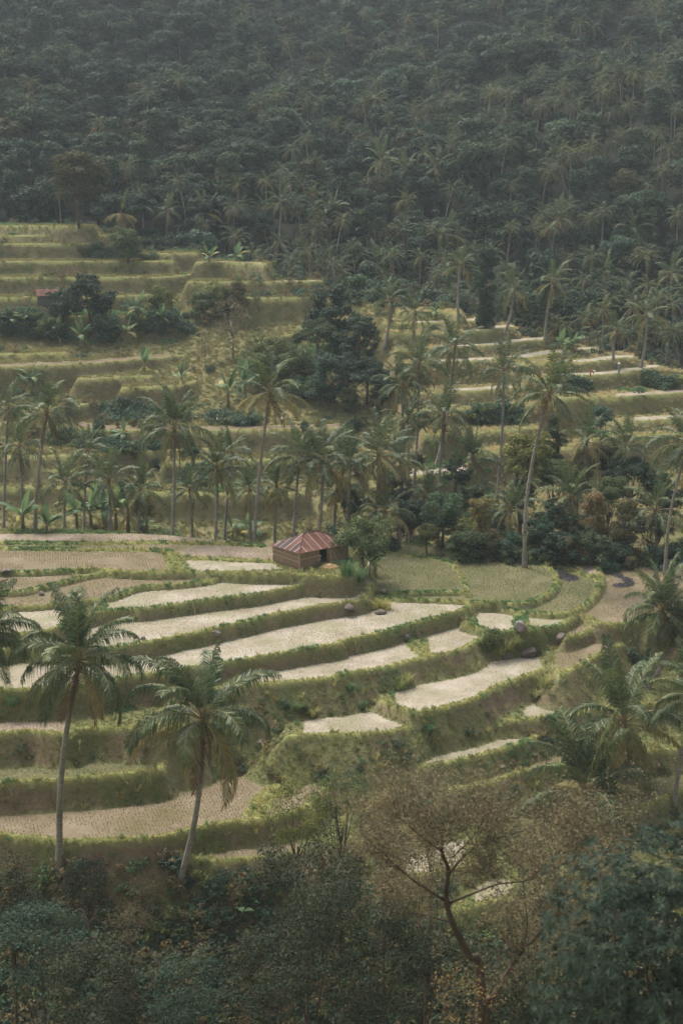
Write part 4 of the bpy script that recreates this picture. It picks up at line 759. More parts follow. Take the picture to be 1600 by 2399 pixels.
# behind the rim
MID = [(110, 971, on(82, 158), 92, 'slender palm furthest to the side behind the upper terrace', dict(dead=4, bow=-.3)),
 (46, 1050, on(52, 170), 70, 'dark low palm in the shade at the photo edge', dict(dead=3)),
 (408, 1005, on(403, 155.5), 98, 'straight palm with a broad dark crown and a brown skirt, at the rim', dict(dead=8, nuts=6, bow=.1, n=25, up=1.15)),
 (255, 1128, on(253, 166), 78, 'low palm with spreading fronds behind the banana row', dict(dead=1)),
 (153, 1134, on(160, 166), 66, 'low dark palm beside the banana row', dict(dead=1)),
 (508, 1100, on(492, 157), 80, 'greyish palm beside the bright banana plant at the rim', dict(dead=5, yellow=4)),
 (543, 1065, on(525, 172), 60, 'shorter grey palm standing behind the greyish rim palm', dict(dead=3, yellow=4)),
 (632, 922, on(594, 155), 100, 'tallest curved palm with golden drooping fronds', dict(dead=3, yellow=8, nuts=5, bow=-.5, n=22)),
 (702, 1072, on(686, 160), 86, 'palm rising directly behind the hut\'s far roof corner', dict(dead=4, yellow=4)),
 (757, 1085, on(733, 159), 95, 'palm with yellow stalks rising behind the hut ridge', dict(dead=4, yellow=7, nuts=4)),
 (790, 1150, on(785, 168), 70, 'shaded palm behind the hut tree', dict(dead=3)),
 (887, 1072, on(868, 162), 102, 'orange stalked palm with twin stems behind the hut tree', dict(dead=4, yellow=8, nuts=6)),
 (902, 1204, on(895, 160), 80, 'short palm drooping over the field beside the hut tree', dict(dead=2, yellow=5)),
 (995, 1165, on(990, 172), 68, 'small dark palm in the thicket behind the green field', dict(dead=1)),
 (1195, 1196, on(1192, 160), 76, 'low palm with orange stalks in the thicket', dict(dead=2, yellow=6)),
 (1287, 925, on(1229, 152), 98, 'tall leaning palm rooted at the rim by the burnt field', dict(dead=4, nuts=5, bow=-.9, n=21)),
 (1336, 1172, on(1332, 164), 86, 'dense low palm right of the leaning trunk', dict(dead=1)),
 (1374, 1036, on(1371, 174), 76, 'pale brown half withered palm above the thicket', dict(dead=7, yellow=9)),
 (1466, 1050, on(1462, 174), 76, 'greyish palm above the dark thicket near the photo edge', dict(dead=3, yellow=4)),
 (1535, 1200, on(1528, 160), 82, 'dark low palm in the thicket near the photo edge', dict(dead=1)),
 (1040, 978, on(1027, 178), 78, 'palm with swept crown beside the green hedge', dict(dead=3, yellow=4)),
 (981, 858, on(963, 186), 78, 'palm with a brown skirt in the middle of the far bank', dict(dead=7, yellow=4)),
 (1066, 815, on(1022, 196), 74, 'leaning palm before the upper far terraces', dict(dead=3, bow=.4)),
 (1180, 872, on(1163, 190), 72, 'dark neat palm in front of the far terraces', dict(dead=2)),
 (1108, 1075, on(1114, 174), 62, 'dark shaggy palm with upright drooping fronds and a thick trunk', dict(dead=6, up=2.2)),
 (942, 905, on(936, 184), 66, 'palm partly hidden by its neighbours in the middle of the far bank', dict(dead=4)),
 (330, 1150, on(325, 165), 66, 'low grey palm between the banana row and the straight palm', dict(dead=2, yellow=4)),
 (585, 1150, on(578, 166), 62, 'low palm just left of the tallest curved trunk', dict(dead=2, yellow=4)),
 (648, 1145, on(650, 164), 70, 'low palm between the tallest curved palm and the hut palms', dict(dead=3, yellow=5)),
 (445, 1150, on(448, 168), 60, 'small palm right of the straight trunk', dict(dead=1)),
 (822, 1085, on(818, 166), 78, 'palm right of the one with yellow stalks, above the hut tree', dict(dead=4, yellow=5)),
 (938, 1080, on(930, 172), 68, 'palm with thin fronds right of the orange stalked palm', dict(dead=2, yellow=4)),
 (205, 1060, on(200, 176), 60, 'dull palm on the slope above the banana row', dict(dead=2, yellow=3)),
 (955, 985, on(950, 180), 62, 'palm left of the swept crown on the far bank', dict(dead=3, yellow=3)),
 (20, 960, on(10, 176), 70, 'palm with one bare arching frond at the photo edge', dict(dead=2))]
for i, (cu, cv, b, rp, lab, kw) in enumerate(MID):
    kw.setdefault('n', 20); kw.setdefault('bow', .25 * (1 if i % 2 else -1)); kw.setdefault('yellow', 2); pal(cu, cv, b, rp, lab, seed=40 + i, r=(.24, .15), group='palms behind the terrace rim', **kw)
HP = [(894, 378, 884, 515, 62, 'tall hill palm with a long bare trunk on the forest slope'), (953, 403, 945, 495, 55, 'hill palm just right of the tall bare trunk'), (1022, 393, 1019, 480, 55, 'hill palm with yellowish fronds third in the upper row'), (1119, 378, 1114, 445, 58, 'hill palm beside the dark hollow on the forest slope'), (1308, 378, 1334, 450, 60, 'hill palm high on the shaded side of the forest'),
 (856, 551, 860, 615, 66, 'wide hill palm above the central dark trees'), (884, 622, 886, 690, 66, 'drooping hill palm just below the wide one'), (1047, 551, 1045, 630, 58, 'brownish hill palm above the terraces'), (1080, 622, 1074, 732, 58, 'hill palm with one long trunk at the top of the far terraces'), (1193, 541, 1186, 620, 60, 'hill palm with a double trunk'),
 (1305, 515, 1292, 620, 62, 'hill palm with a straight pale trunk behind the terraces'), (1203, 678, 1183, 770, 66, 'dark hill palm beside the columnar tree'), (1295, 663, 1277, 786, 66, 'hill palm with brown skirt behind the far terraces'), (1481, 541, 1476, 620, 58, 'grey hill palm high near the photo edge'), (1417, 643, 1410, 720, 62, 'faint grey hill palm in the shaded forest'),
 (1514, 740, 1501, 850, 72, 'largest hill palm behind the far terrace tip'), (1445, 775, 1438, 840, 52, 'small hill palm with brown hanging fronds behind the terrace tip'), (912, 704, 902, 800, 66, 'hill palm standing over the central grove'), (973, 735, 970, 840, 60, 'hill palm with upright fronds at the edge of the far terraces'), (658, 474, 645, 600, 52, 'thin hill palm with a long leaning trunk above the knoll'),
 (780, 495, 770, 590, 56, 'hill palm with curved trunk above the bananas'), (283, 502, 285, 572, 58, 'orange brown palm beside the top of the left terraces'), (393, 495, 395, 570, 50, 'dark hill palm above the left terraces'), (480, 500, 478, 570, 58, 'silvery hill palm above the bananas'), (1575, 640, 1570, 760, 60, 'hill palm at the very edge in the shaded forest'), (1350, 830, 1350, 850, 1, '')]
for i, (cu, cv, bu, bv, rp, lab) in enumerate(HP):
    if rp < 5: continue
    b = march(bu, bv + 12); top = Vector(at_y(cu, cv, b.y + .5)); palm(b, top, rp / ppm(top.y, top.z) * .92, lab, n=15, fs=FS_MID, seed=200 + i, dead=2 + (3 if 'brown' in lab else 0), yellow=14 if 'orange' in lab else (9 if 'brownish' in lab else 3), bow=.3 * (1 if i % 2 else -1), r=(.26, .17), group='palms on the far hillside')
# ------------------------------------------------------------------ trees that stand out
def tr(kind, u, vb, rpx, label, zs=1.0, y=None, cat='tree', name=None, group=None):
    b = march(u, vb) if y in (None, 'c') else on(u, y); t = TREES[kind]; k = rpx / ppm(b.y, b.z) / t.rx * .92
    lift = 0
    if y == 'c': b = march(u, vb + rpx * .95); k = rpx / ppm(b.y, b.z) / t.rx; lift = max(-.5, (at_y(u, vb, b.y)[2] - b.z) / k - t.zc)
    elif y is not None and vb > 0: lift = max(-.5, (at_y(u, vb, y)[2] - b.z) / k - t.zc)      # crown centre at the given height
    return t.put(name or ('bush' if cat == 'bush' else 'broadleaf_tree'), b, k, label, cat, group, zs=zs, lift=lift)
tr('big', 185, 530, 80, 'big round olive tree above the left terraces')
tr('fmid', 212, 765, 66, 'dark round tree beside the small stilted hut'); tr('dark', 150, 755, 46, 'smaller dark tree leaning over the small stilted hut'); tr('mid', 300, 612, 44, 'leafy tree below the orange brown palm'); tr('mid', 700, 606, 24, 'small dark green tree with upright crown above the knoll', 1.2)
for kind, u, v, y, rp, lab in (('fmid', 785, 735, 'c', 74, 'tallest dark tree of the central grove'), ('dark2', 745, 800, 'c', 60, 'dark tree in the upper part of the central grove'), ('fmid', 840, 800, 'c', 62, 'dark tree under the tallest one of the grove'), ('dark', 780, 880, 'c', 70, 'dark tree low in the central grove'), ('dark2', 860, 890, 'c', 58, 'shaded tree low on the palm side of the grove'), ('mid', 705, 860, 'c', 52, 'dark tree on the outer flank of the central grove'), ('mid', 640, 830, 'c', 50, 'leafy tree outside the grove behind the tallest curved palm'), ('mid', 505, 700, 'c', 40, 'green bushy tree under the knoll'), ('dark', 545, 700, 'c', 36, 'dark bushy tree under the knoll'), ('thin', 545, 790, 'c', 50, 'thin brown tree at the grove\'s outer edge')):
    tr(kind, u, v, rp, lab, 1, y=y, group='trees of the central grove')
tr('teal', 712, 935, 38, 'bluish rounded bush at the foot of the central grove', .8); tr('mid', 812, 965, 27, 'fresh green little tree at the foot of the central grove', 1.3); 
tr('mid', 605, 905, 46, 'leafy tree between the banana plant and the grove'); tr('dark', 895, 945, 40, 'dark bush like tree under the grove palms'); tr('thin', 482, 870, 24, 'bare pale stemmed sapling on the far slope', 1.5)
tr('col', 1134, 768, 34, 'columnar dark green tree at the top corner of the far terraces', 1.35); tr('mid', 378, 735, 38, 'bushy tree on the left terraces between banana plants'); tr('mid', 470, 745, 36, 'yellowish green tree below the knoll'); tr('olv', 560, 730, 30, 'olive tree on the knoll\'s flank')
tr('teal', 250, 800, 36, 'teal shrub under the dark round tree'); tr('mid', 120, 800, 34, 'green shrub below the small stilted hut')
GR = 'thicket trees behind the green field'
for kind, u, v, y, rp, lab in (('mid', 1215, 1065, 170, 62, 'tall pale green tree left of the leaning trunk'), ('col', 1292, 1035, 178, 32, 'dark teal columnar tree behind the leaning trunk'), ('teal', 1402, 975, 188, 26, 'small bright tree on the slope above the withered palm'), ('yel', 1122, 1218, 158, 42, 'golden green rounded tree at the rim'), ('teal', 1035, 1205, 161, 50, 'grey green tree left of the golden one'), ('olv', 1392, 1210, 159, 44, 'olive tree right of the dense low palm'), ('olv', 1458, 1226, 158, 46, 'brownish olive tree near the edge of the thicket'), ('fmid', 1064, 1108, 172, 38, 'dark glossy tree below the little pale field'), ('dark2', 1468, 1110, 172, 68, 'dark spreading tree under the greyish palm'), ('dark', 1165, 1225, 162, 44, 'dark tree behind the low orange stalked palm'), ('fmid', 1290, 1215, 160, 46, 'shaded tree right behind the leaning trunk'), ('mid', 1345, 1120, 174, 46, 'leafy tree under the withered palm'), ('fmid', 1535, 1160, 168, 60, 'dark tree behind the edge palm'), ('dark', 960, 1205, 165, 48, 'dark tree behind the short drooping palm'), ('teal', 1262, 1245, 157, 34, 'low teal tree at the foot of the leaning trunk'), ('mid', 1420, 1150, 168, 42, 'mid green tree in the middle of the thicket'), ('dark', 1340, 1235, 161, 44, 'dark tree filling the gap under the dense low palm'), ('dark2', 1520, 1235, 162, 50, 'dark tree low in the thicket by the photo edge'), ('dark', 1100, 1165, 168, 40, 'dark tree behind the golden one'), ('mid', 1000, 1250, 158, 30, 'low green tree at the rim beside the hut tree'), ('fmid', 1215, 1160, 168, 46, 'dark tree below the tall pale green one'), ('mid', 1290, 1110, 172, 42, 'leafy tree crossed by the leaning trunk'), ('dark', 1410, 1075, 176, 44, 'dark tree between the withered and the greyish palm'), ('fmid', 930, 1150, 172, 40, 'shaded tree behind the orange stalked palm'), ('mid', 340, 1190, 166, 30, 'dark green shrub tree left of the straight palm'), ('dark', 820, 1165, 170, 44, 'shaded tree right behind the hut tree')):
    tr(kind, u, v, rp, lab, 1, y=y, group=GR)
for kind, u, vb, rp, lab, zs in (('bushy', 1157, 1297, 24, 'small dome shaped yellowish bush on the rim', 1.3), ('busht', 1083, 1289, 22, 'small teal bush on the rim beside the golden tree', 1.1), ('bushy', 1026, 1281, 20, 'yellow green bush on the rim nearest the hut tree', 1.0), ('bushy', 1303, 1300, 20, 'golden bush next to the reddish one on the rim', 1.2), ('bushb', 1338, 1300, 18, 'dark reddish bush on the rim', 1.0),
    ('bush', 1152, 1520, 30, 'round leafy bush among the tall grass between the pale fields', 1.25), ('bushd', 1500, 1560, 34, 'dark bush under the twin palms', 1.1), ('bushd', 690, 1320, 6, 'little green weed at the foot of the hut wall', 1)):
    tr(kind, u, vb, rp, lab, zs, cat='bush')
b = on(848, 144.5); TREES['hut'].put('broadleaf_tree', Vector((b.x, b.y, b.z)), 60 / ppm(b.y) / 2.0, 'small leafy tree standing right beside the bamboo hut', 'tree', lift=(at_y(848, 1258, 144.5)[2] - b.z) / (60 / ppm(b.y) / 2.0) - TREES['hut'].zc)
# ------------------------------------------------------------------ bananas
for i, (u, vb, s, st, yl, lab) in enumerate(((535, 955, 2.2, 1.0, 1, 'bright banana plant on the path below the central grove'), (575, 935, 2.0, 1.1, 0, 'paler banana plant behind the bright one'), (583, 1262, 1.55, .8, 1, 'spreading blue green banana plant at the rim'), (545, 1262, 1.3, .8, 2, 'banana plant with a yellow standing leaf at the rim'), (345, 1248, 1.0, .6, 1, 'small banana plant at the rim left of the straight palm'),
    (180, 1242, 1.5, 1.1, 2, 'first banana plant of the row at the rim'), (215, 1243, 1.6, 1.1, 1, 'second banana plant of the row at the rim'), (245, 1244, 1.5, 1.2, 2, 'third banana plant of the row, with torn leaves'), (272, 1245, 1.6, 1.2, 1, 'fourth banana plant of the row at the rim'), (300, 1247, 1.6, 1.2, 3, 'last yellowish banana plant of the row at the rim'), (55, 1240, 1.4, .8, 2, 'yellow banana plant by the slender palm'), (110, 1242, 1.0, .6, 0, 'low banana plant beside the slender palm'),
    (385, 580, 2.3, .8, 1, 'banana clump at the crest of the left terraces'), (412, 578, 2.0, .8, 0, 'second banana at the crest of the left terraces'), (490, 612, 1.8, .7, 2, 'yellow banana by the knoll'), (555, 612, 2.0, .7, 1, 'banana above the far knoll'), (690, 645, 2.0, .8, 2, 'yellow banana behind the knoll\'s end'), (665, 640, 1.8, .8, 0, 'banana behind the knoll'), (60, 775, 2.0, 1.0, 1, 'banana with pale drooping leaves near the photo edge'), (25, 770, 1.9, .9, 0, 'banana at the photo edge below the small hut'),
    (135, 800, 2.0, 1.0, 2, 'yellowish banana below the small stilted hut'), (190, 815, 2.1, 1.2, 1, 'banana with a bare white stem below the dark round tree'), (225, 800, 2.1, 1.2, 1, 'banana in the middle of the hanging clump under the dark tree'), (262, 795, 2.1, 1.1, 1, 'banana with one leaf standing upright under the dark tree'), (300, 800, 2.0, 1.1, 2, 'banana with orange midribs under the dark tree'), (325, 740, 1.9, .9, 1, 'banana right of the dark round tree'), (380, 765, 1.9, 1.0, 1, 'banana on the middle of the left terraces'), (338, 872, 1.9, .9, 2, 'lone withered banana on the path line'), (75, 905, 1.9, .8, 1, 'banana above the slender palm'), (425, 900, 1.8, .8, 2, 'banana behind the straight palm\'s crown'), (288, 1030, 1.4, .6, 0, 'small banana by the bare pink patch'),
    (866, 1352, .95, 1.5, 2, 'banana plant with a brown stem in front of the hut tree'), (878, 1345, .9, 1.3, 1, 'second banana plant leaning away from the hut tree'), (1020, 745, 1.6, .7, 1, 'pale banana at the top of the far terraces'), (1310, 815, 1.9, .5, 0, 'bushy banana behind the far terraces'), (1340, 818, 1.8, .5, 0, 'second bushy banana behind the far terraces'), (565, 2150, .9, .4, 0, 'lone pale banana seedling on the dark slope'))):
    banana(march(u, vb), s * (1.0 if i < 2 else (.72 if vb < 1000 else (1.25 if 1230 < vb < 1260 else .9))), lab, 'banana plants', 300 + i, 7 + i % 3, yl, st)
for i, (u, y, sc, lab) in enumerate(((195, 161, 2.2, 'tall banana plant behind the start of the banana row'), (232, 163, 2.3, 'tall banana plant behind the second of the row'), (262, 162, 2.1, 'tall banana plant behind the middle of the row'), (290, 164, 2.2, 'tall banana plant behind the end of the row'), (322, 161, 1.7, 'banana plant between the row and the straight palm'), (30, 162, 1.8, 'banana plant in the dark edge hollow'), (130, 163, 1.9, 'banana plant behind the low dark palm'), (440, 160, 1.7, 'banana plant just right of the straight palm'), (470, 164, 1.9, 'banana plant half hidden left of the greyish rim palm'), (620, 161, 1.8, 'banana plant right of the tallest curved palm\'s foot'), (655, 164, 1.9, 'banana plant behind the hut\'s far eave'))):
    banana(on(u, y), sc, lab, 'banana plants', 700 + i, 8, 1 + i % 2, 1.2)
# ------------------------------------------------------------------ tall grass clumps
def grass_clump(u, v, rpx, hpx, label, mat, seed, nb=150):
    b = march(u, v); k = ppm(b.y, b.z); t = tuft('grass_clump', nb, hpx / k, .05, rpx / k * .55, mat, seed, .75); o = link('grass_clump', t.data, None, b); return tag(o, label, 'grass clump', 'tall grass clumps')
for i, (u, v, r_, h_, mt, lab) in enumerate(((815, 1352, 26, 40, G_LUSH, 'dense blue green tall grass in front of the hut'), (842, 1362, 24, 40, G_LUSH, 'tall drooping grass below the hut tree'), (1192, 1525, 28, 42, G_TALL, 'bright tall grass clump among the boulders'), (1215, 1518, 22, 36, G_TALL, 'smaller bright grass clump beside the square boulder'), (1172, 1535, 20, 30, G_TALL, 'bright grass clump below the round leafy bush'), (885, 1430, 20, 34, G_TALL, 'pale bushy grass at the tip of the nearly white terrace'), (902, 1428, 24, 26, G_TALL, 'fluffy pale grass on the bank by the slab'),
    (938, 1618, 20, 36, G_TALL, 'yellow tall grass on the slope below the rounded terrace'), (955, 1600, 16, 26, G_TALL, 'second yellow grass clump on the slope'), (1277, 1610, 24, 34, G_TALL, 'fan of bright grass on the bank above the pale sliver'), (1256, 1638, 16, 24, G_TALL, 'small fan of bright grass below the bigger one'), (820, 1620, 16, 20, G_LUSH, 'dark green grass tuft on the slope by the palm'), (848, 1660, 14, 18, G_LUSH, 'green tuft low on the middle slope'), (733, 1680, 18, 26, G_TALL, 'bright upright grass above the isolated patch'), (700, 1665, 16, 20, G_LUSH, 'green grass left of the bright upright tuft'), (1003, 1722, 16, 28, G_LUSH, 'green grass tuft above the brushwood'), (1290, 1690, 16, 22, G_LUSH, 'green grass under the pale sliver'),
    (1282, 1312, 26, 22, G_TALL, 'tall rim grass nearest the leaning trunk'), (1345, 1312, 30, 24, G_TALL, 'tall rim grass behind the burnt field'), (1400, 1314, 24, 22, G_TALL, 'rim grass beyond the curved burnt patch'), (1205, 1302, 20, 14, G_BANK, 'short rim grass left of the leaning trunk'), (1440, 1316, 22, 22, G_TALL, 'rim grass near the edge palm'), (30, 1660, 22, 30, G_LUSH, 'dark green grass on the bank at the photo edge'))):
    grass_clump(u, v, r_, h_, lab, mt, 400 + i, 190 if i < 2 else 130)
# ------------------------------------------------------------------ trees close to the camera
def twig_tree(name, limbs_px, y0, bark, leafmat, label, leaf=.14, twigs=6, reach=(1.0, 2.6), per=14, seed=0, r0=.2, base=None, flat=.6, aspect=.45, bare=.0):
    """limbs: polylines of (u, v, dy, radius) in the photo column; grown twigs carry the leaves"""
    rg = random.Random(seed); mb = MB(); tips = []; e0 = None; segs = []
    for L in limbs_px:
        P = [Vector(at_y(u, v, y0 + dy)) for u, v, dy, r_ in L]; rr = [q[3] for q in L]
        if e0 is None:
            gx = P[0]; g = Vector((gx.x + .3, gx.y, float(H(gx.x + .3, gx.y)) - .3)); P = [g] + P; rr = [rr[0] * 1.3] + rr; e0 = g
        Ps = [Vector(p) for p in catmull(P, 4)]; n = len(Ps); rs = np.interp(np.arange(n) / (n - 1), np.linspace(0, 1, len(rr)), rr); rs = rs * .75; segs.append((Ps, rs, len(L)))
    O = e0 + Vector((0, 0, .3))
    def grow(p, d, ln, r_, lvl):
        pts = [p]; q = p.copy(); d = d.copy()
        for i in range(4):
            d = (d + Vector((rg.uniform(-.35, .35), rg.uniform(-.35, .35), rg.uniform(-.12, .30)))).normalized(); q = q + d * ln / 4; pts.append(q.copy())
            if lvl < 2 and i > 0:
                for _ in range(2 if lvl == 0 else 1):
                    s = Vector((rg.uniform(-1, 1), rg.uniform(-1, 1), rg.uniform(-.3, .7))).normalized(); grow(q, (d * .5 + s).normalized(), ln * rg.uniform(.45, .65), r_ * .55, lvl + 1)
        mb.tube([a - O for a in pts], [r_, r_ * .85, r_ * .7, r_ * .5, r_ * .25], 4 if lvl else 5)
        if lvl >= 1 and rg.random() > bare: tips.extend([pts[2], pts[3], pts[4]])
    for si, (Ps, rs, nl) in enumerate(segs):
        mb.tube([a - O for a in Ps], list(rs), 8)
        st = len(Ps) // 3 if si else len(Ps) // 2
        for j in range(twigs if si else twigs // 2):
            i = rg.randrange(st, len(Ps)); s = Vector((rg.uniform(-1, 1), rg.uniform(-1, 1), rg.uniform(-.1, .9))).normalized(); grow(Ps[i], s, rg.uniform(*reach), max(.012, rs[i] * .4), 0)
        grow(Ps[-1], (Ps[-1] - Ps[-2]).normalized(), reach[1], max(.015, rs[-1] * .8), 0)
    T = np.array([list(t - O) for t in tips]); ng = np.random.default_rng(seed); T = np.repeat(T, per, 0); T = T + ng.normal(size=T.shape) * np.array([.22, .22, .16]); nn = unit(ng.normal(size=T.shape) * .7 + np.array([0, 0, flat]))
    v, f = leaves(T, nn, leaf, aspect, ng); e = empty(name, O); link('trunk', mb.mesh('trunk', [bark], True), e); link('crown', mesh('crown', v, f, [leafmat]), e); print(name, len(f), 'leaves', len(mb.f)); return tag(e, label, 'tree')
twig_tree('sparse_tree', [[(1128, 2330, 0, .26), (1098, 2240, 0, .22), (1058, 2160, 0, .17), (1045, 2100, .2, .14), (1050, 2040, .3, .11), (1034, 1995, .4, .08), (1036, 1960, .8, .05), (1020, 1925, 1, .03)],
  [(1050, 2050, .3, .085), (1100, 1995, .8, .065), (1170, 1965, 1.2, .045), (1230, 1945, 1.6, .03)], [(1050, 2118, .2, .075), (1120, 2090, -.4, .055), (1170, 2072, -.8, .045), (1245, 2062, -1, .03), (1330, 2020, -1.2, .02)],
  [(1040, 2110, .2, .07), (970, 2065, -.6, .05), (930, 2030, -.9, .035), (880, 1985, -1, .02)], [(1052, 2160, 0, .06), (990, 2145, .8, .045), (920, 2138, 1.2, .025), (850, 2110, 1.4, .015)],
  [(1034, 1995, .4, .06), (985, 1960, -.2, .04), (945, 1925, -.6, .025)], [(1060, 2010, .5, .05), (1105, 1965, -.2, .035), (1125, 1935, -.4, .02)], [(1245, 2062, -1, .03), (1300, 2000, -.6, .022), (1360, 1965, 0, .015)]],
  52, M_BARKR, LEAF['brown'], 'sparse brown leaved tree with a forked bare trunk at the bottom of the photo', leaf=.12, twigs=9, reach=(.9, 2.0), per=5, seed=5, bare=.12)
twig_tree('sparse_tree', [[(1140, 2399, 1, .24), (1150, 2350, 1, .2), (1215, 2240, 1.2, .13), (1260, 2190, 1.4, .10), (1300, 2140, 1.5, .07), (1340, 2060, 1.6, .04)], [(1150, 2345, 1, .07), (1190, 2290, .5, .05), (1205, 2260, .3, .03)],
  [(1220, 2235, 1.2, .06), (1235, 2170, 1, .04), (1228, 2100, .8, .02)], [(1260, 2195, 1.4, .05), (1340, 2230, 2, .035), (1420, 2200, 2.4, .02)], [(1300, 2140, 1.5, .05), (1390, 2040, 2, .03), (1440, 1960, 2.4, .02)], [(1290, 2150, 1.5, .04), (1300, 2050, 1, .025), (1280, 1960, .8, .015)]],
  53, M_BARKR, LEAF['brown'], 'half bare slanting tree beside the sparse brown one', leaf=.13, twigs=8, reach=(1.0, 2.2), per=4, seed=9, bare=.35)
# leafy trees on the near bank
def near_tree(u, v, y, rpx, mat, label, seed, leaf=.16, per=260, kind='ragged', n=46, zs=1.0, cr=.3, hollow=.35, cat='tree'):
    c = Vector(at_y(u, v, y)); r_ = rpx / ppm(c.y, c.z); g = float(H(c.x, c.y)); b = Vector((c.x, c.y, min(g, c.z - r_))); cl = clumps_for(kind, r_, r_ * zs, seed, cr, n); vv, f = cloud(cl, per, leaf, .5, seed, .5, hollow); zc = c.z - b.z
    mb = MB(); limbs(mb, cl, 1, .09 + r_ * .015, zc, seed, 8); e = empty('bush' if cat == 'bush' else 'broadleaf_tree', b); link('trunk', mb.mesh('trunk', [M_BARKR], True), e); link('crown', mesh('crown', vv + np.array([0, 0, zc]), f, [mat]), e); return tag(e, label, cat)
near_tree(700, 1905, 92, 92, LEAF['mid'], 'leafy green tree hiding the end of the lowest terrace', 41, .15, 240)
near_tree(800, 1850, 92, 76, LEAF['mid'], 'grey green bush just below the isolated terrace patch', 42, .14, 170)
near_tree(905, 1930, 84, 110, LEAF['olive'], 'olive tree crown between the green tree and the sparse brown tree', 43, .14, 190)
near_tree(1010, 1830, 90, 70, LEAF['brown'], 'brown brushwood bush above the sparse tree', 44, .12, 110, zs=.6, cat='bush'); near_tree(1270, 1985, 84, 110, LEAF['brown'], 'dry brown bush below the bushy young palm', 45, .12, 110, zs=.45, cat='bush'); near_tree(1440, 2015, 80, 100, LEAF['brown'], 'dry brown scrub right above the dark whorled tree', 46, .12, 110, zs=.6, cat='bush')
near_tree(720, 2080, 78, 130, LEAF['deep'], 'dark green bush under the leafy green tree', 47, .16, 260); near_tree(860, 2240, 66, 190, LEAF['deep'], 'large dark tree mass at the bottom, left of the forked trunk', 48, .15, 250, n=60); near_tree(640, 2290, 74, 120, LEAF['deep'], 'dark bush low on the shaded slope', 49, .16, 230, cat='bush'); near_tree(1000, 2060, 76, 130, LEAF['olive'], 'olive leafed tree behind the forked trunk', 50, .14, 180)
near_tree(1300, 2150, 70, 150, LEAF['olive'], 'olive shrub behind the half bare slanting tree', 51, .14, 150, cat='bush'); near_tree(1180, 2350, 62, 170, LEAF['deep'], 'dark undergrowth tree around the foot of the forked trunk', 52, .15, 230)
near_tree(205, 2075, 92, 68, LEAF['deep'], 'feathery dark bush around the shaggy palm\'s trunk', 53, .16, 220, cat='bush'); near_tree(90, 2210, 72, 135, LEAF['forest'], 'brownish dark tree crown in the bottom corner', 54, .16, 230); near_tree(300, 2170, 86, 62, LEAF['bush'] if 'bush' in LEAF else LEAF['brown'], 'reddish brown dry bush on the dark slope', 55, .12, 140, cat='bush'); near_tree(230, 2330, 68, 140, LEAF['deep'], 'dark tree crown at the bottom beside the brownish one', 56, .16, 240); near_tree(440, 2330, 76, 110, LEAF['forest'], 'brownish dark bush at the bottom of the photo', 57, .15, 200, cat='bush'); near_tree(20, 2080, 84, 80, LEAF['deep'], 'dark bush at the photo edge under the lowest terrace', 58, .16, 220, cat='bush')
near_tree(335, 2090, 95, 40, LEAF['brown'], 'small withered bush left of the leaning trunk\'s foot', 59, .12, 150, cat='bush')
near_tree(1085, 2345, 46, 95, LEAF['olive'], 'wispy olive twigs in front of the forked trunk\'s foot', 61, .11, 55, cat='bush')
# the whorled dark tree in the bottom corner
rg = np.random.default_rng(90); c0 = Vector(at_y(1590, 2330, 40)); RX, RZ = 4.6, 5.2; g0 = float(H(c0.x, c0.y)); Vv = []; kk = 0; P = []
while len(P) < 2600:
    d = unit(rg.normal(size=(1, 3)))[0]; k = rg.uniform(.60, 1.02) * (1 + .16 * math.sin(5 * d[0] + 2) * math.sin(6 * d[2] + 1)); q = d * np.array([RX, RX, RZ]) * k
    if d[2] > -.65: P.append((q, d))
pos = []; nrm = []; dirs = []
for q, d in P:
    ax = unit((d + rg.normal(size=3) * .35 + np.array([0, 0, .45]))[None])[0]; t = unit(np.cross(ax, rg.normal(size=3))[None])[0]; b_ = np.cross(ax, t)
    for j in range(8):
        a = 6.283 * j / 8 + rg.uniform(-.2, .2); o = t * math.cos(a) + b_ * math.sin(a); pos.append(q); dirs.append(o * .9 + ax * rg.uniform(-.1, .45)); nrm.append(ax - o * .2)
pos = np.array(pos); dirs = unit(np.array(dirs)); nrm = unit(np.array(nrm)); sd = unit(np.cross(nrm, dirs)); L = rg.uniform(.20, .31, len(pos))[:, None]
v = np.stack([pos, pos + dirs * L * .55 + sd * L * .16, pos + dirs * L - np.array([0, 0, 1]) * L * .25, pos + dirs * L * .55 - sd * L * .16], 1).reshape(-1, 3)
M_WHORL = m_leaf('whorl_leaf', [(.014, .024, .017), (.023, .036, .024), (.040, .055, .038)], .2, .4, (1, 1, 1), .1)
e = empty('whorled_tree', (c0.x, c0.y, g0)); link('crown', mesh('crown', v + np.array([0, 0, c0.z - g0]), np.arange(len(v)).reshape(-1, 4), [M_WHORL]), e); mb = MB(); limbs(mb, [(q[0] * .85, q[1] * .85, q[2] * .85, 1, 1) for q, d in P[:14]], 1, .2, c0.z - g0, 4, 14); link('trunk', mb.mesh('trunk', [M_BARKR], True), e); tag(e, 'dark blue green tree with whorled leaves filling the bottom corner', 'tree')
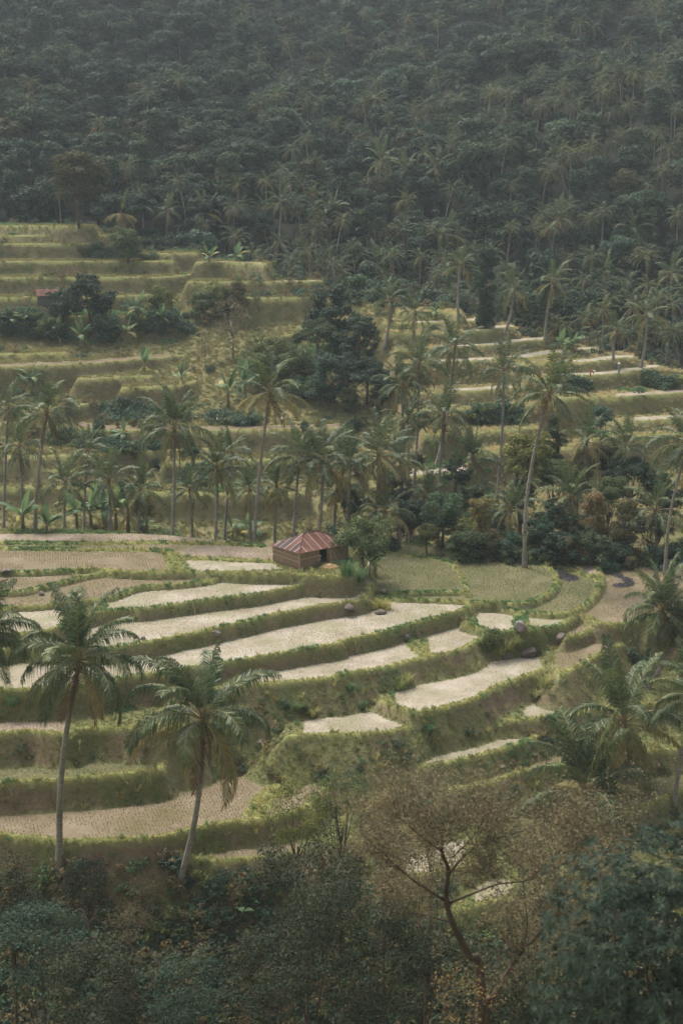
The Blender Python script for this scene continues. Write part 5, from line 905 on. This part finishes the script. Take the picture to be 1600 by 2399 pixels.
# ------------------------------------------------------------------ forest on the far slope
fp = []
y = 252.0
while y < 640:
    st = 4.6 + (y - 252) * .006; w = .262 * y + 12
    for x in np.arange(-w, w, st):
        xx = x + rng.uniform(-.45, .45) * st; yy = y + rng.uniform(-.45, .45) * st; t = xx / yy; yc = float(crest(t)[0])
        if yy > yc + 9: fp.append((xx, yy))
    y += st
fp.sort(key=lambda q: q[1]); SIDE = lambda x, y: 'left' if x / y < -.08 else ('right' if x / y > .1 else 'middle')
kinds = ['f1', 'f2', 'f3', 'f4', 'f5', 'f6']; KN = dict(f1='round grey green', f2='ragged dark green', f3='slim dark', f4='flat topped', f5='dull olive', f6='bluish green'); cntp = cntt = 0; rest = []; zone = lambda y: 'at the edge' if y < 285 else ('low down' if y < 330 else 'halfway up')
for i, (x, y) in enumerate(fp):
    z = float(H(x, y)); pat = float(vnoise(x, y, 38, 77)); isp = rng.random() < ((.46 if y < 400 else .12) if x / y > -.06 else (.2 if y < 345 else .04)) * (1.3 if pat > .45 else .6); sd = {'left': 'above the left terraces', 'middle': 'above the central grove', 'right': 'behind the right terraces'}[SIDE(x, y)]
    k = rng.choice(6, p=[.28, .24, .12, .16, .12, .08]); s = float(rng.choice([.65, .85, 1.0, 1.25, 1.6], p=[.2, .25, .25, .18, .12]) * rng.uniform(.88, 1.12)) * (1.0 if y < 420 else 1.15)
    if isp and cntp < 230:
        hh = float(rng.uniform(6.5, 13)); yl = random.Random(1000 + i); yl.uniform(0, 1); yl.randrange(4); ci = yl.randrange(5); far_palm((x, y, z - .3), hh, float(rng.uniform(3.0, 4.2)), '%s forest palm with %s fronds %s %s' % ('tall' if hh > 10.8 else ('short' if hh < 8.2 else 'medium'), ('green', 'partly yellow', 'deep green', 'green and yellow', 'mostly yellow')[ci], zone(y), sd), 'forest palms ' + sd, seed=1000 + i); cntp += 1
    elif not isp and cntt < 290:
        TREES[kinds[k]].put('forest_tree', (x, y, z - .4), s, '%s %s forest tree %s %s' % ('small' if s < .85 else ('large' if s > 1.25 else 'mid sized'), KN[kinds[k]], zone(y), sd), 'tree', '%s forest trees %s' % (KN[kinds[k]], sd), zs=float(rng.uniform(.85, 1.25))); cntt += 1
    else: rest.append((x, y, z, s, 6 + int(rng.integers(0, 5)) if isp else int(k)))
def whole_palm(c, t):
    a = np.empty(len(c.vertices) * 3); c.vertices.foreach_get('co', a); a = a.reshape(-1, 3); b = np.empty(len(t.vertices) * 3); t.vertices.foreach_get('co', b); b = b.reshape(-1, 3) - b.reshape(-1, 3)[-9:].mean(0); f = [tuple(p.vertices) for p in c.polygons]; mi = [p.material_index for p in c.polygons]
    return mesh('whole_palm', np.vstack([a, b]), f + [tuple(i + len(a) for i in p.vertices) for p in t.polygons], list(c.materials) + [M_BARK_P], mi + [3] * len(t.polygons))
pr = [bpy.data.objects.new('forest_crown', TREES[k].crown) for k in kinds] + [bpy.data.objects.new('forest_palm', whole_palm(c, t)) for c, t in zip(CROWNS, FTR + FTR[:1])]
rest = np.array(rest); zz = rest[:, 2] + np.where(rest[:, 4] > 5, rng.uniform(7, 12, len(rest)), -.4); o = scatter('forest', pr, np.column_stack([rest[:, 0], rest[:, 1], zz]), np.where(rest[:, 4] > 5, .95, rest[:, 3]), 'distant dark forest covering the upper slope', 'forest', .05)
o.data.attributes['vid'].data.foreach_set('value', rest[:, 4].astype(np.int32)); print('forest', len(fp), cntp, cntt, len(rest))
# ------------------------------------------------------------------ grass, stubble, undergrowth
def cells(P):
    i = np.clip(np.searchsorted(XS, P[:, 0]) - 1, 0, len(XS) - 2); j = np.clip(np.searchsorted(YS, P[:, 1]) - 1, 0, len(YS) - 2); return i + (P[:, 0] - XS[i] > (XS[i + 1] - XS[i]) / 2), j + (P[:, 1] - YS[j] > (YS[j + 1] - YS[j]) / 2)
FIDR = fid.reshape(GX.shape); SLR = slope.reshape(GX.shape)
def sample(N, x0, x1, y0, y1):
    P = np.column_stack([rng.uniform(x0, x1, N), rng.uniform(y0, y1, N)]); z = H(P[:, 0], P[:, 1]); P = np.column_stack([P, z]); u, v = proj(P); P = P[(u > -140) & (u < 1740) & (v < 2560)]; i, j = cells(P); return P, LVR[j, i], DLR[j, i], FIDR[j, i], SLR[j, i]
hutxy = np.array([[q.x, q.y] for q in (hw(-.1, -.1, 0), hw(LX + .1, -.1, 0), hw(LX + .1, LY + .1, 0), hw(-.1, LY + .1, 0))])
P, lv, dl, fd, sl = sample(210000, -48, 48, 86, 163); ok = (fd < 0) & ~inside(P[:, :2], hutxy); P, lv, dl, sl = P[ok], lv[ok], dl[ok], sl[ok]; lush = fbm(P[:, 0], P[:, 1], 5, 55) + .12 * ((lv >= 0) & (P[:, 2] > -4)); bank = np.where(lv >= 0, dl < .5, dl < .1); r_ = rng.random(len(P))
a = bank & (lush < .16); scatter('bank_grass', T_BANK, P[a], rng.uniform(.6, 1.25, a.sum()), 'short yellow green grass on the terrace banks', 'grass')
a = (lush >= .16) & (r_ < .8); scatter('lush_grass', T_LUSH, P[a], rng.uniform(.5, 1.2, a.sum()), 'fresh green grass patches on the banks', 'grass')
er = fbm(P[:, 0], P[:, 1], 3.5, 41); a = ~bank & (lush < .16) & (r_ < np.where(sl > .6, .42 - 1.8 * er, .62)); scatter('slope_grass', T_SLOPE, P[a], rng.uniform(.5, 1.3, a.sum()), 'dull olive grass on the slopes between the terraces', 'grass')
a = (r_ > .955) & (lush < .3); T_W = [tuft('weed%d' % i, 14, .55, .045, .16, q, 80 + i, .8) for i, q in enumerate((G_TALL, G_SLOPE, G_LUSH))]; scatter('bank_weeds', T_W, P[a], rng.uniform(.5, 1.25, a.sum()), 'taller weeds and grass sticking out of the banks', 'weeds')
P2, lv, dl, fd, sl = sample(120000, -92, 92, 166, 325); yc = crest(P2[:, 0] / P2[:, 1])[0]; ok = (fd < 0) & (P2[:, 1] < yc + 8) & (rng.random(len(P2)) < .8); P2 = P2[ok]; lush2 = fbm(P2[:, 0], P2[:, 1], 16, 57); lip2 = (dl[ok] < 1.0) & (lv[ok] >= 0); a = (lush2 < .16) & ~lip2; T_HL = [tuft('tuft_hl%d' % i, 16, .6, .1, .4, G_LUSH, 70 + i, .6) for i in range(2)]
dry = (P2[:, 0] / P2[:, 1] > .03) & (fbm(P2[:, 0], P2[:, 1], 9, 58) > -.12); a0 = a & dry; a = a & ~dry; scatter('dry_hill_grass', T_DRY, P2[a0], rng.uniform(.6, 1.4, a0.sum()), 'dry tan grass on the far right terraces', 'grass'); scatter('hill_grass', T_HILL, P2[a], rng.uniform(.6, 1.4, a.sum()), 'golden olive grass on the far terraces', 'grass'); a = lip2; scatter('hill_bank_grass', T_BANK, P2[a], rng.uniform(.9, 1.7, a.sum()), 'pale yellow grass on the edges of the far terraces', 'grass'); a = (lush2 >= .16) & ~lip2; scatter('hill_lush_grass', T_HL, P2[a], rng.uniform(.6, 1.3, a.sum()), 'blue green grass patches on the far slope', 'grass')
def shrub_proto(name, mat, seed, size=.145): v, f = cloud(clumps_for('round', .55, .4, seed, .5, 7), 480, size, .5, seed, .5, .3); return bpy.data.objects.new(name, mesh(name, v + np.array([0, 0, .25]), f, [mat]))
SH = [shrub_proto('shrub_%d' % i, LEAF[k], 500 + i) for i, k in enumerate(('mid', 'dark', 'olive', 'brown', 'teal'))]
P3_, lv, dl, fd, sl = sample(16000, -48, 48, 84, 118); a = (fd < 0) & (dl > .8) & (lv < 0) & (rng.random(len(P3_)) < .22 + .8 * np.clip((103 - P3_[:, 1]) / 10, 0, 1)); scatter('undergrowth', SH, P3_[a], rng.uniform(.35, 1.5, a.sum()) * np.where(P3_[a][:, 1] < 98, 1.25, .7), 'low scrub and weeds on the near slopes', 'undergrowth')
P4, lv, dl, fd, sl = sample(30000, -90, 90, 163, 330); nzz = fbm(P4[:, 0], P4[:, 1], 18, 91); t4 = P4[:, 0] / P4[:, 1]; yc = crest(t4)[0]; dens = np.where(P4[:, 1] < 180, .3, .015) + .32 * (nzz > .16) + np.where((P4[:, 1] > yc - 3) & (P4[:, 1] < yc + 12), .35, 0); a = (fd < 0) & (rng.random(len(P4)) < dens * .6) & (P4[:, 1] < yc + 14); scatter('hill_undergrowth', SH, P4[a], rng.uniform(.7, 2.6, a.sum()), 'shrubs and weeds on the far slope', 'undergrowth')
def patch(poly, n_, protos, sc, name, label, cat):
    q = np.array(px(poly)); lo, hi = q.min(0), q.max(0); U = np.column_stack([rng.uniform(lo[0], hi[0], n_ * 3), rng.uniform(lo[1], hi[1], n_ * 3)]); U = U[inside(U, q)][:n_]; scatter(name, protos, np.array([list(march(u, v)) for u, v in U]), rng.uniform(sc * .6, sc * 1.3, len(U)), label, cat)
for i, (pl, n_, lab) in enumerate((('E:460,905 560,872 640,890 760,920 740,960 480,965', 110, 'bank of teal green creepers above the dirt path'), ('G:560,920 640,905 820,895 830,950 800,975 600,985', 110, 'dense green hedge strip under the far terraces'), ('E:960,930 1180,940 1180,978 960,972', 70, 'green creepers behind the egrets'), ('G:1030,790 1090,770 1140,820 1060,835', 50, 'green scrub patch between the far terraces'), ('G:1390,745 1450,780 1550,790 1500,815 1400,800', 60, 'green scrub below the two farmers'), ('F:200,255 280,230 480,260 470,300 250,290', 90, 'dark green scrub under the slender palm'), ('F:850,400 980,410 980,480 850,470', 60, 'dark green scrub behind the greyish rim palm'), ('F:440,275 650,290 640,330 480,320', 60, 'green weeds under the bare pink patch'), ('E:0,470 150,440 300,520 330,600 150,580 0,560', 140, 'shaded undergrowth beneath the small stilted hut'), ('E:560,440 700,420 900,480 880,560 640,560', 90, 'undergrowth around the bananas on the left terraces'), ('E:380,170 500,165 560,205 720,200 700,215 400,212', 70, 'dark scrub under the orange brown palm'))):
    patch(pl, n_, [SH[0], SH[1], SH[4]] if i not in (1, 4) else [SH[0], SH[4]], 1.9, 'scrub', lab, 'scrub')
q = np.column_stack([rng.uniform(14, 52, 330), rng.uniform(153.5, 176, 330)]); q = q[rng.random(330) < .6]; q2 = np.column_stack([rng.uniform(-50, 12, 420), rng.uniform(160, 179, 420)]); q = np.vstack([q, q2[rng.random(420) < .4]]); uu, vv_ = proj(np.column_stack([q, H(q[:, 0], q[:, 1]) + 2])); q = q[(uu < 1720) & (uu > -100)]
scatter('thicket', [bpy.data.objects.new('thicket_crown', TREES[k].crown) for k in ('dark', 'mid', 'teal', 'olv')], np.column_stack([q, H(q[:, 0], q[:, 1]) - 1.2]), np.where(q[:, 0] > 13, rng.uniform(.45, .85, len(q)), rng.uniform(.25, .55, len(q))), 'tangled shrubs filling the hollow behind the rim', 'thicket')
q = np.column_stack([rng.uniform(-52, 12, 700), rng.uniform(172, 222, 700)]); q = q[(fbm(q[:, 0], q[:, 1], 14, 93) > .02) | (q[:, 1] < 182)]; q = q[rng.random(len(q)) < .5]; uu, vv_ = proj(np.column_stack([q, H(q[:, 0], q[:, 1])])); q = q[(uu > -80) & (np.abs(uu - 600) > 0)]
scatter('hill_shrubs', [bpy.data.objects.new('shrub_crown', TREES[k].crown) for k in ('mid', 'fmid', 'teal', 'olv')], np.column_stack([q, H(q[:, 0], q[:, 1]) - .5]), rng.uniform(.16, .42, len(q)), 'mixed shrubs on the slope between the palms behind the rim', 'shrubs')
# stubble rows
for k in ST:
    S = []
    for fi, (lvn, rg_, kind, lab) in enumerate(FIELDS):
        if kind != k or lvn[0] == 'H': continue
        mk = fid == fi
        if mk.sum() < 20: continue
        q = PT[mk]; lo, hi = q.min(0), q.max(0); ang = [R(8), R(18), R(80), R(12)][fi % 4] if k != 'green' else R(75); n_ = int((hi - lo).max() * 1.5 / .27); cx, cy = (lo + hi) / 2
        A, B = np.meshgrid((np.arange(-n_ // 2, n_ // 2)) * .27, (np.arange(-n_ // 2, n_ // 2)) * .21); jt = .09 if k == 'pale' and fi % 3 else .045; A = A.ravel() + rng.normal(size=A.size) * jt; B = B.ravel() + rng.normal(size=B.size) * (.06 + jt * .5)
        X = cx + A * math.cos(ang) - B * math.sin(ang); Y = cy + A * math.sin(ang) + B * math.cos(ang); ok = (X > lo[0]) & (X < hi[0]) & (Y > lo[1]) & (Y < hi[1]); W = np.column_stack([X[ok], Y[ok]])
        if not len(W): continue
        i, j = cells(W); W = W[(FIDR[j, i] == fi)]; z = H(W[:, 0], W[:, 1]); W = np.column_stack([W, z]); u, v_ = proj(W); W = W[(u > -100) & (u < 1700)]
        W = W[(rng.random(len(W)) < (.5 if k == 'pale' else .85)) & (fbm(W[:, 0], W[:, 1], 3.5, 61) > -.16)]; S.append(W)
    S = np.vstack(S); print('stubble', k, len(S)); scatter('stubble', T_ST[k], S, rng.uniform(.7, 1.25, len(S)), dict(pale='pale cut rice stubble on the light terraces', tan='tan cut rice stubble on the upper fields', green='greenish regrowing rice stubble in rows', pink='thin stubble on the bare brown fields')[k], 'stubble')
# ------------------------------------------------------------------ haze: one closed box of even air
m = bpy.data.materials.new('haze_air'); m.use_nodes = True; n = m.node_tree.nodes; l = m.node_tree.links; n.remove(n['Principled BSDF']); pv = n.new('ShaderNodeVolumePrincipled'); pv.inputs['Color'].default_value = (.82, .93, .95, 1); pv.inputs['Density'].default_value = HAZE; pv.inputs['Anisotropy'].default_value = .0; l.new(pv.outputs[0], n['Material Output'].inputs['Volume'])
mb = MB(); mb.box((0, 362, 95), (520, 800, 290)); hz = link('haze', mb.mesh('haze', [m])); tag(hz, 'thin pale valley haze filling the air', 'haze', kind='stuff')
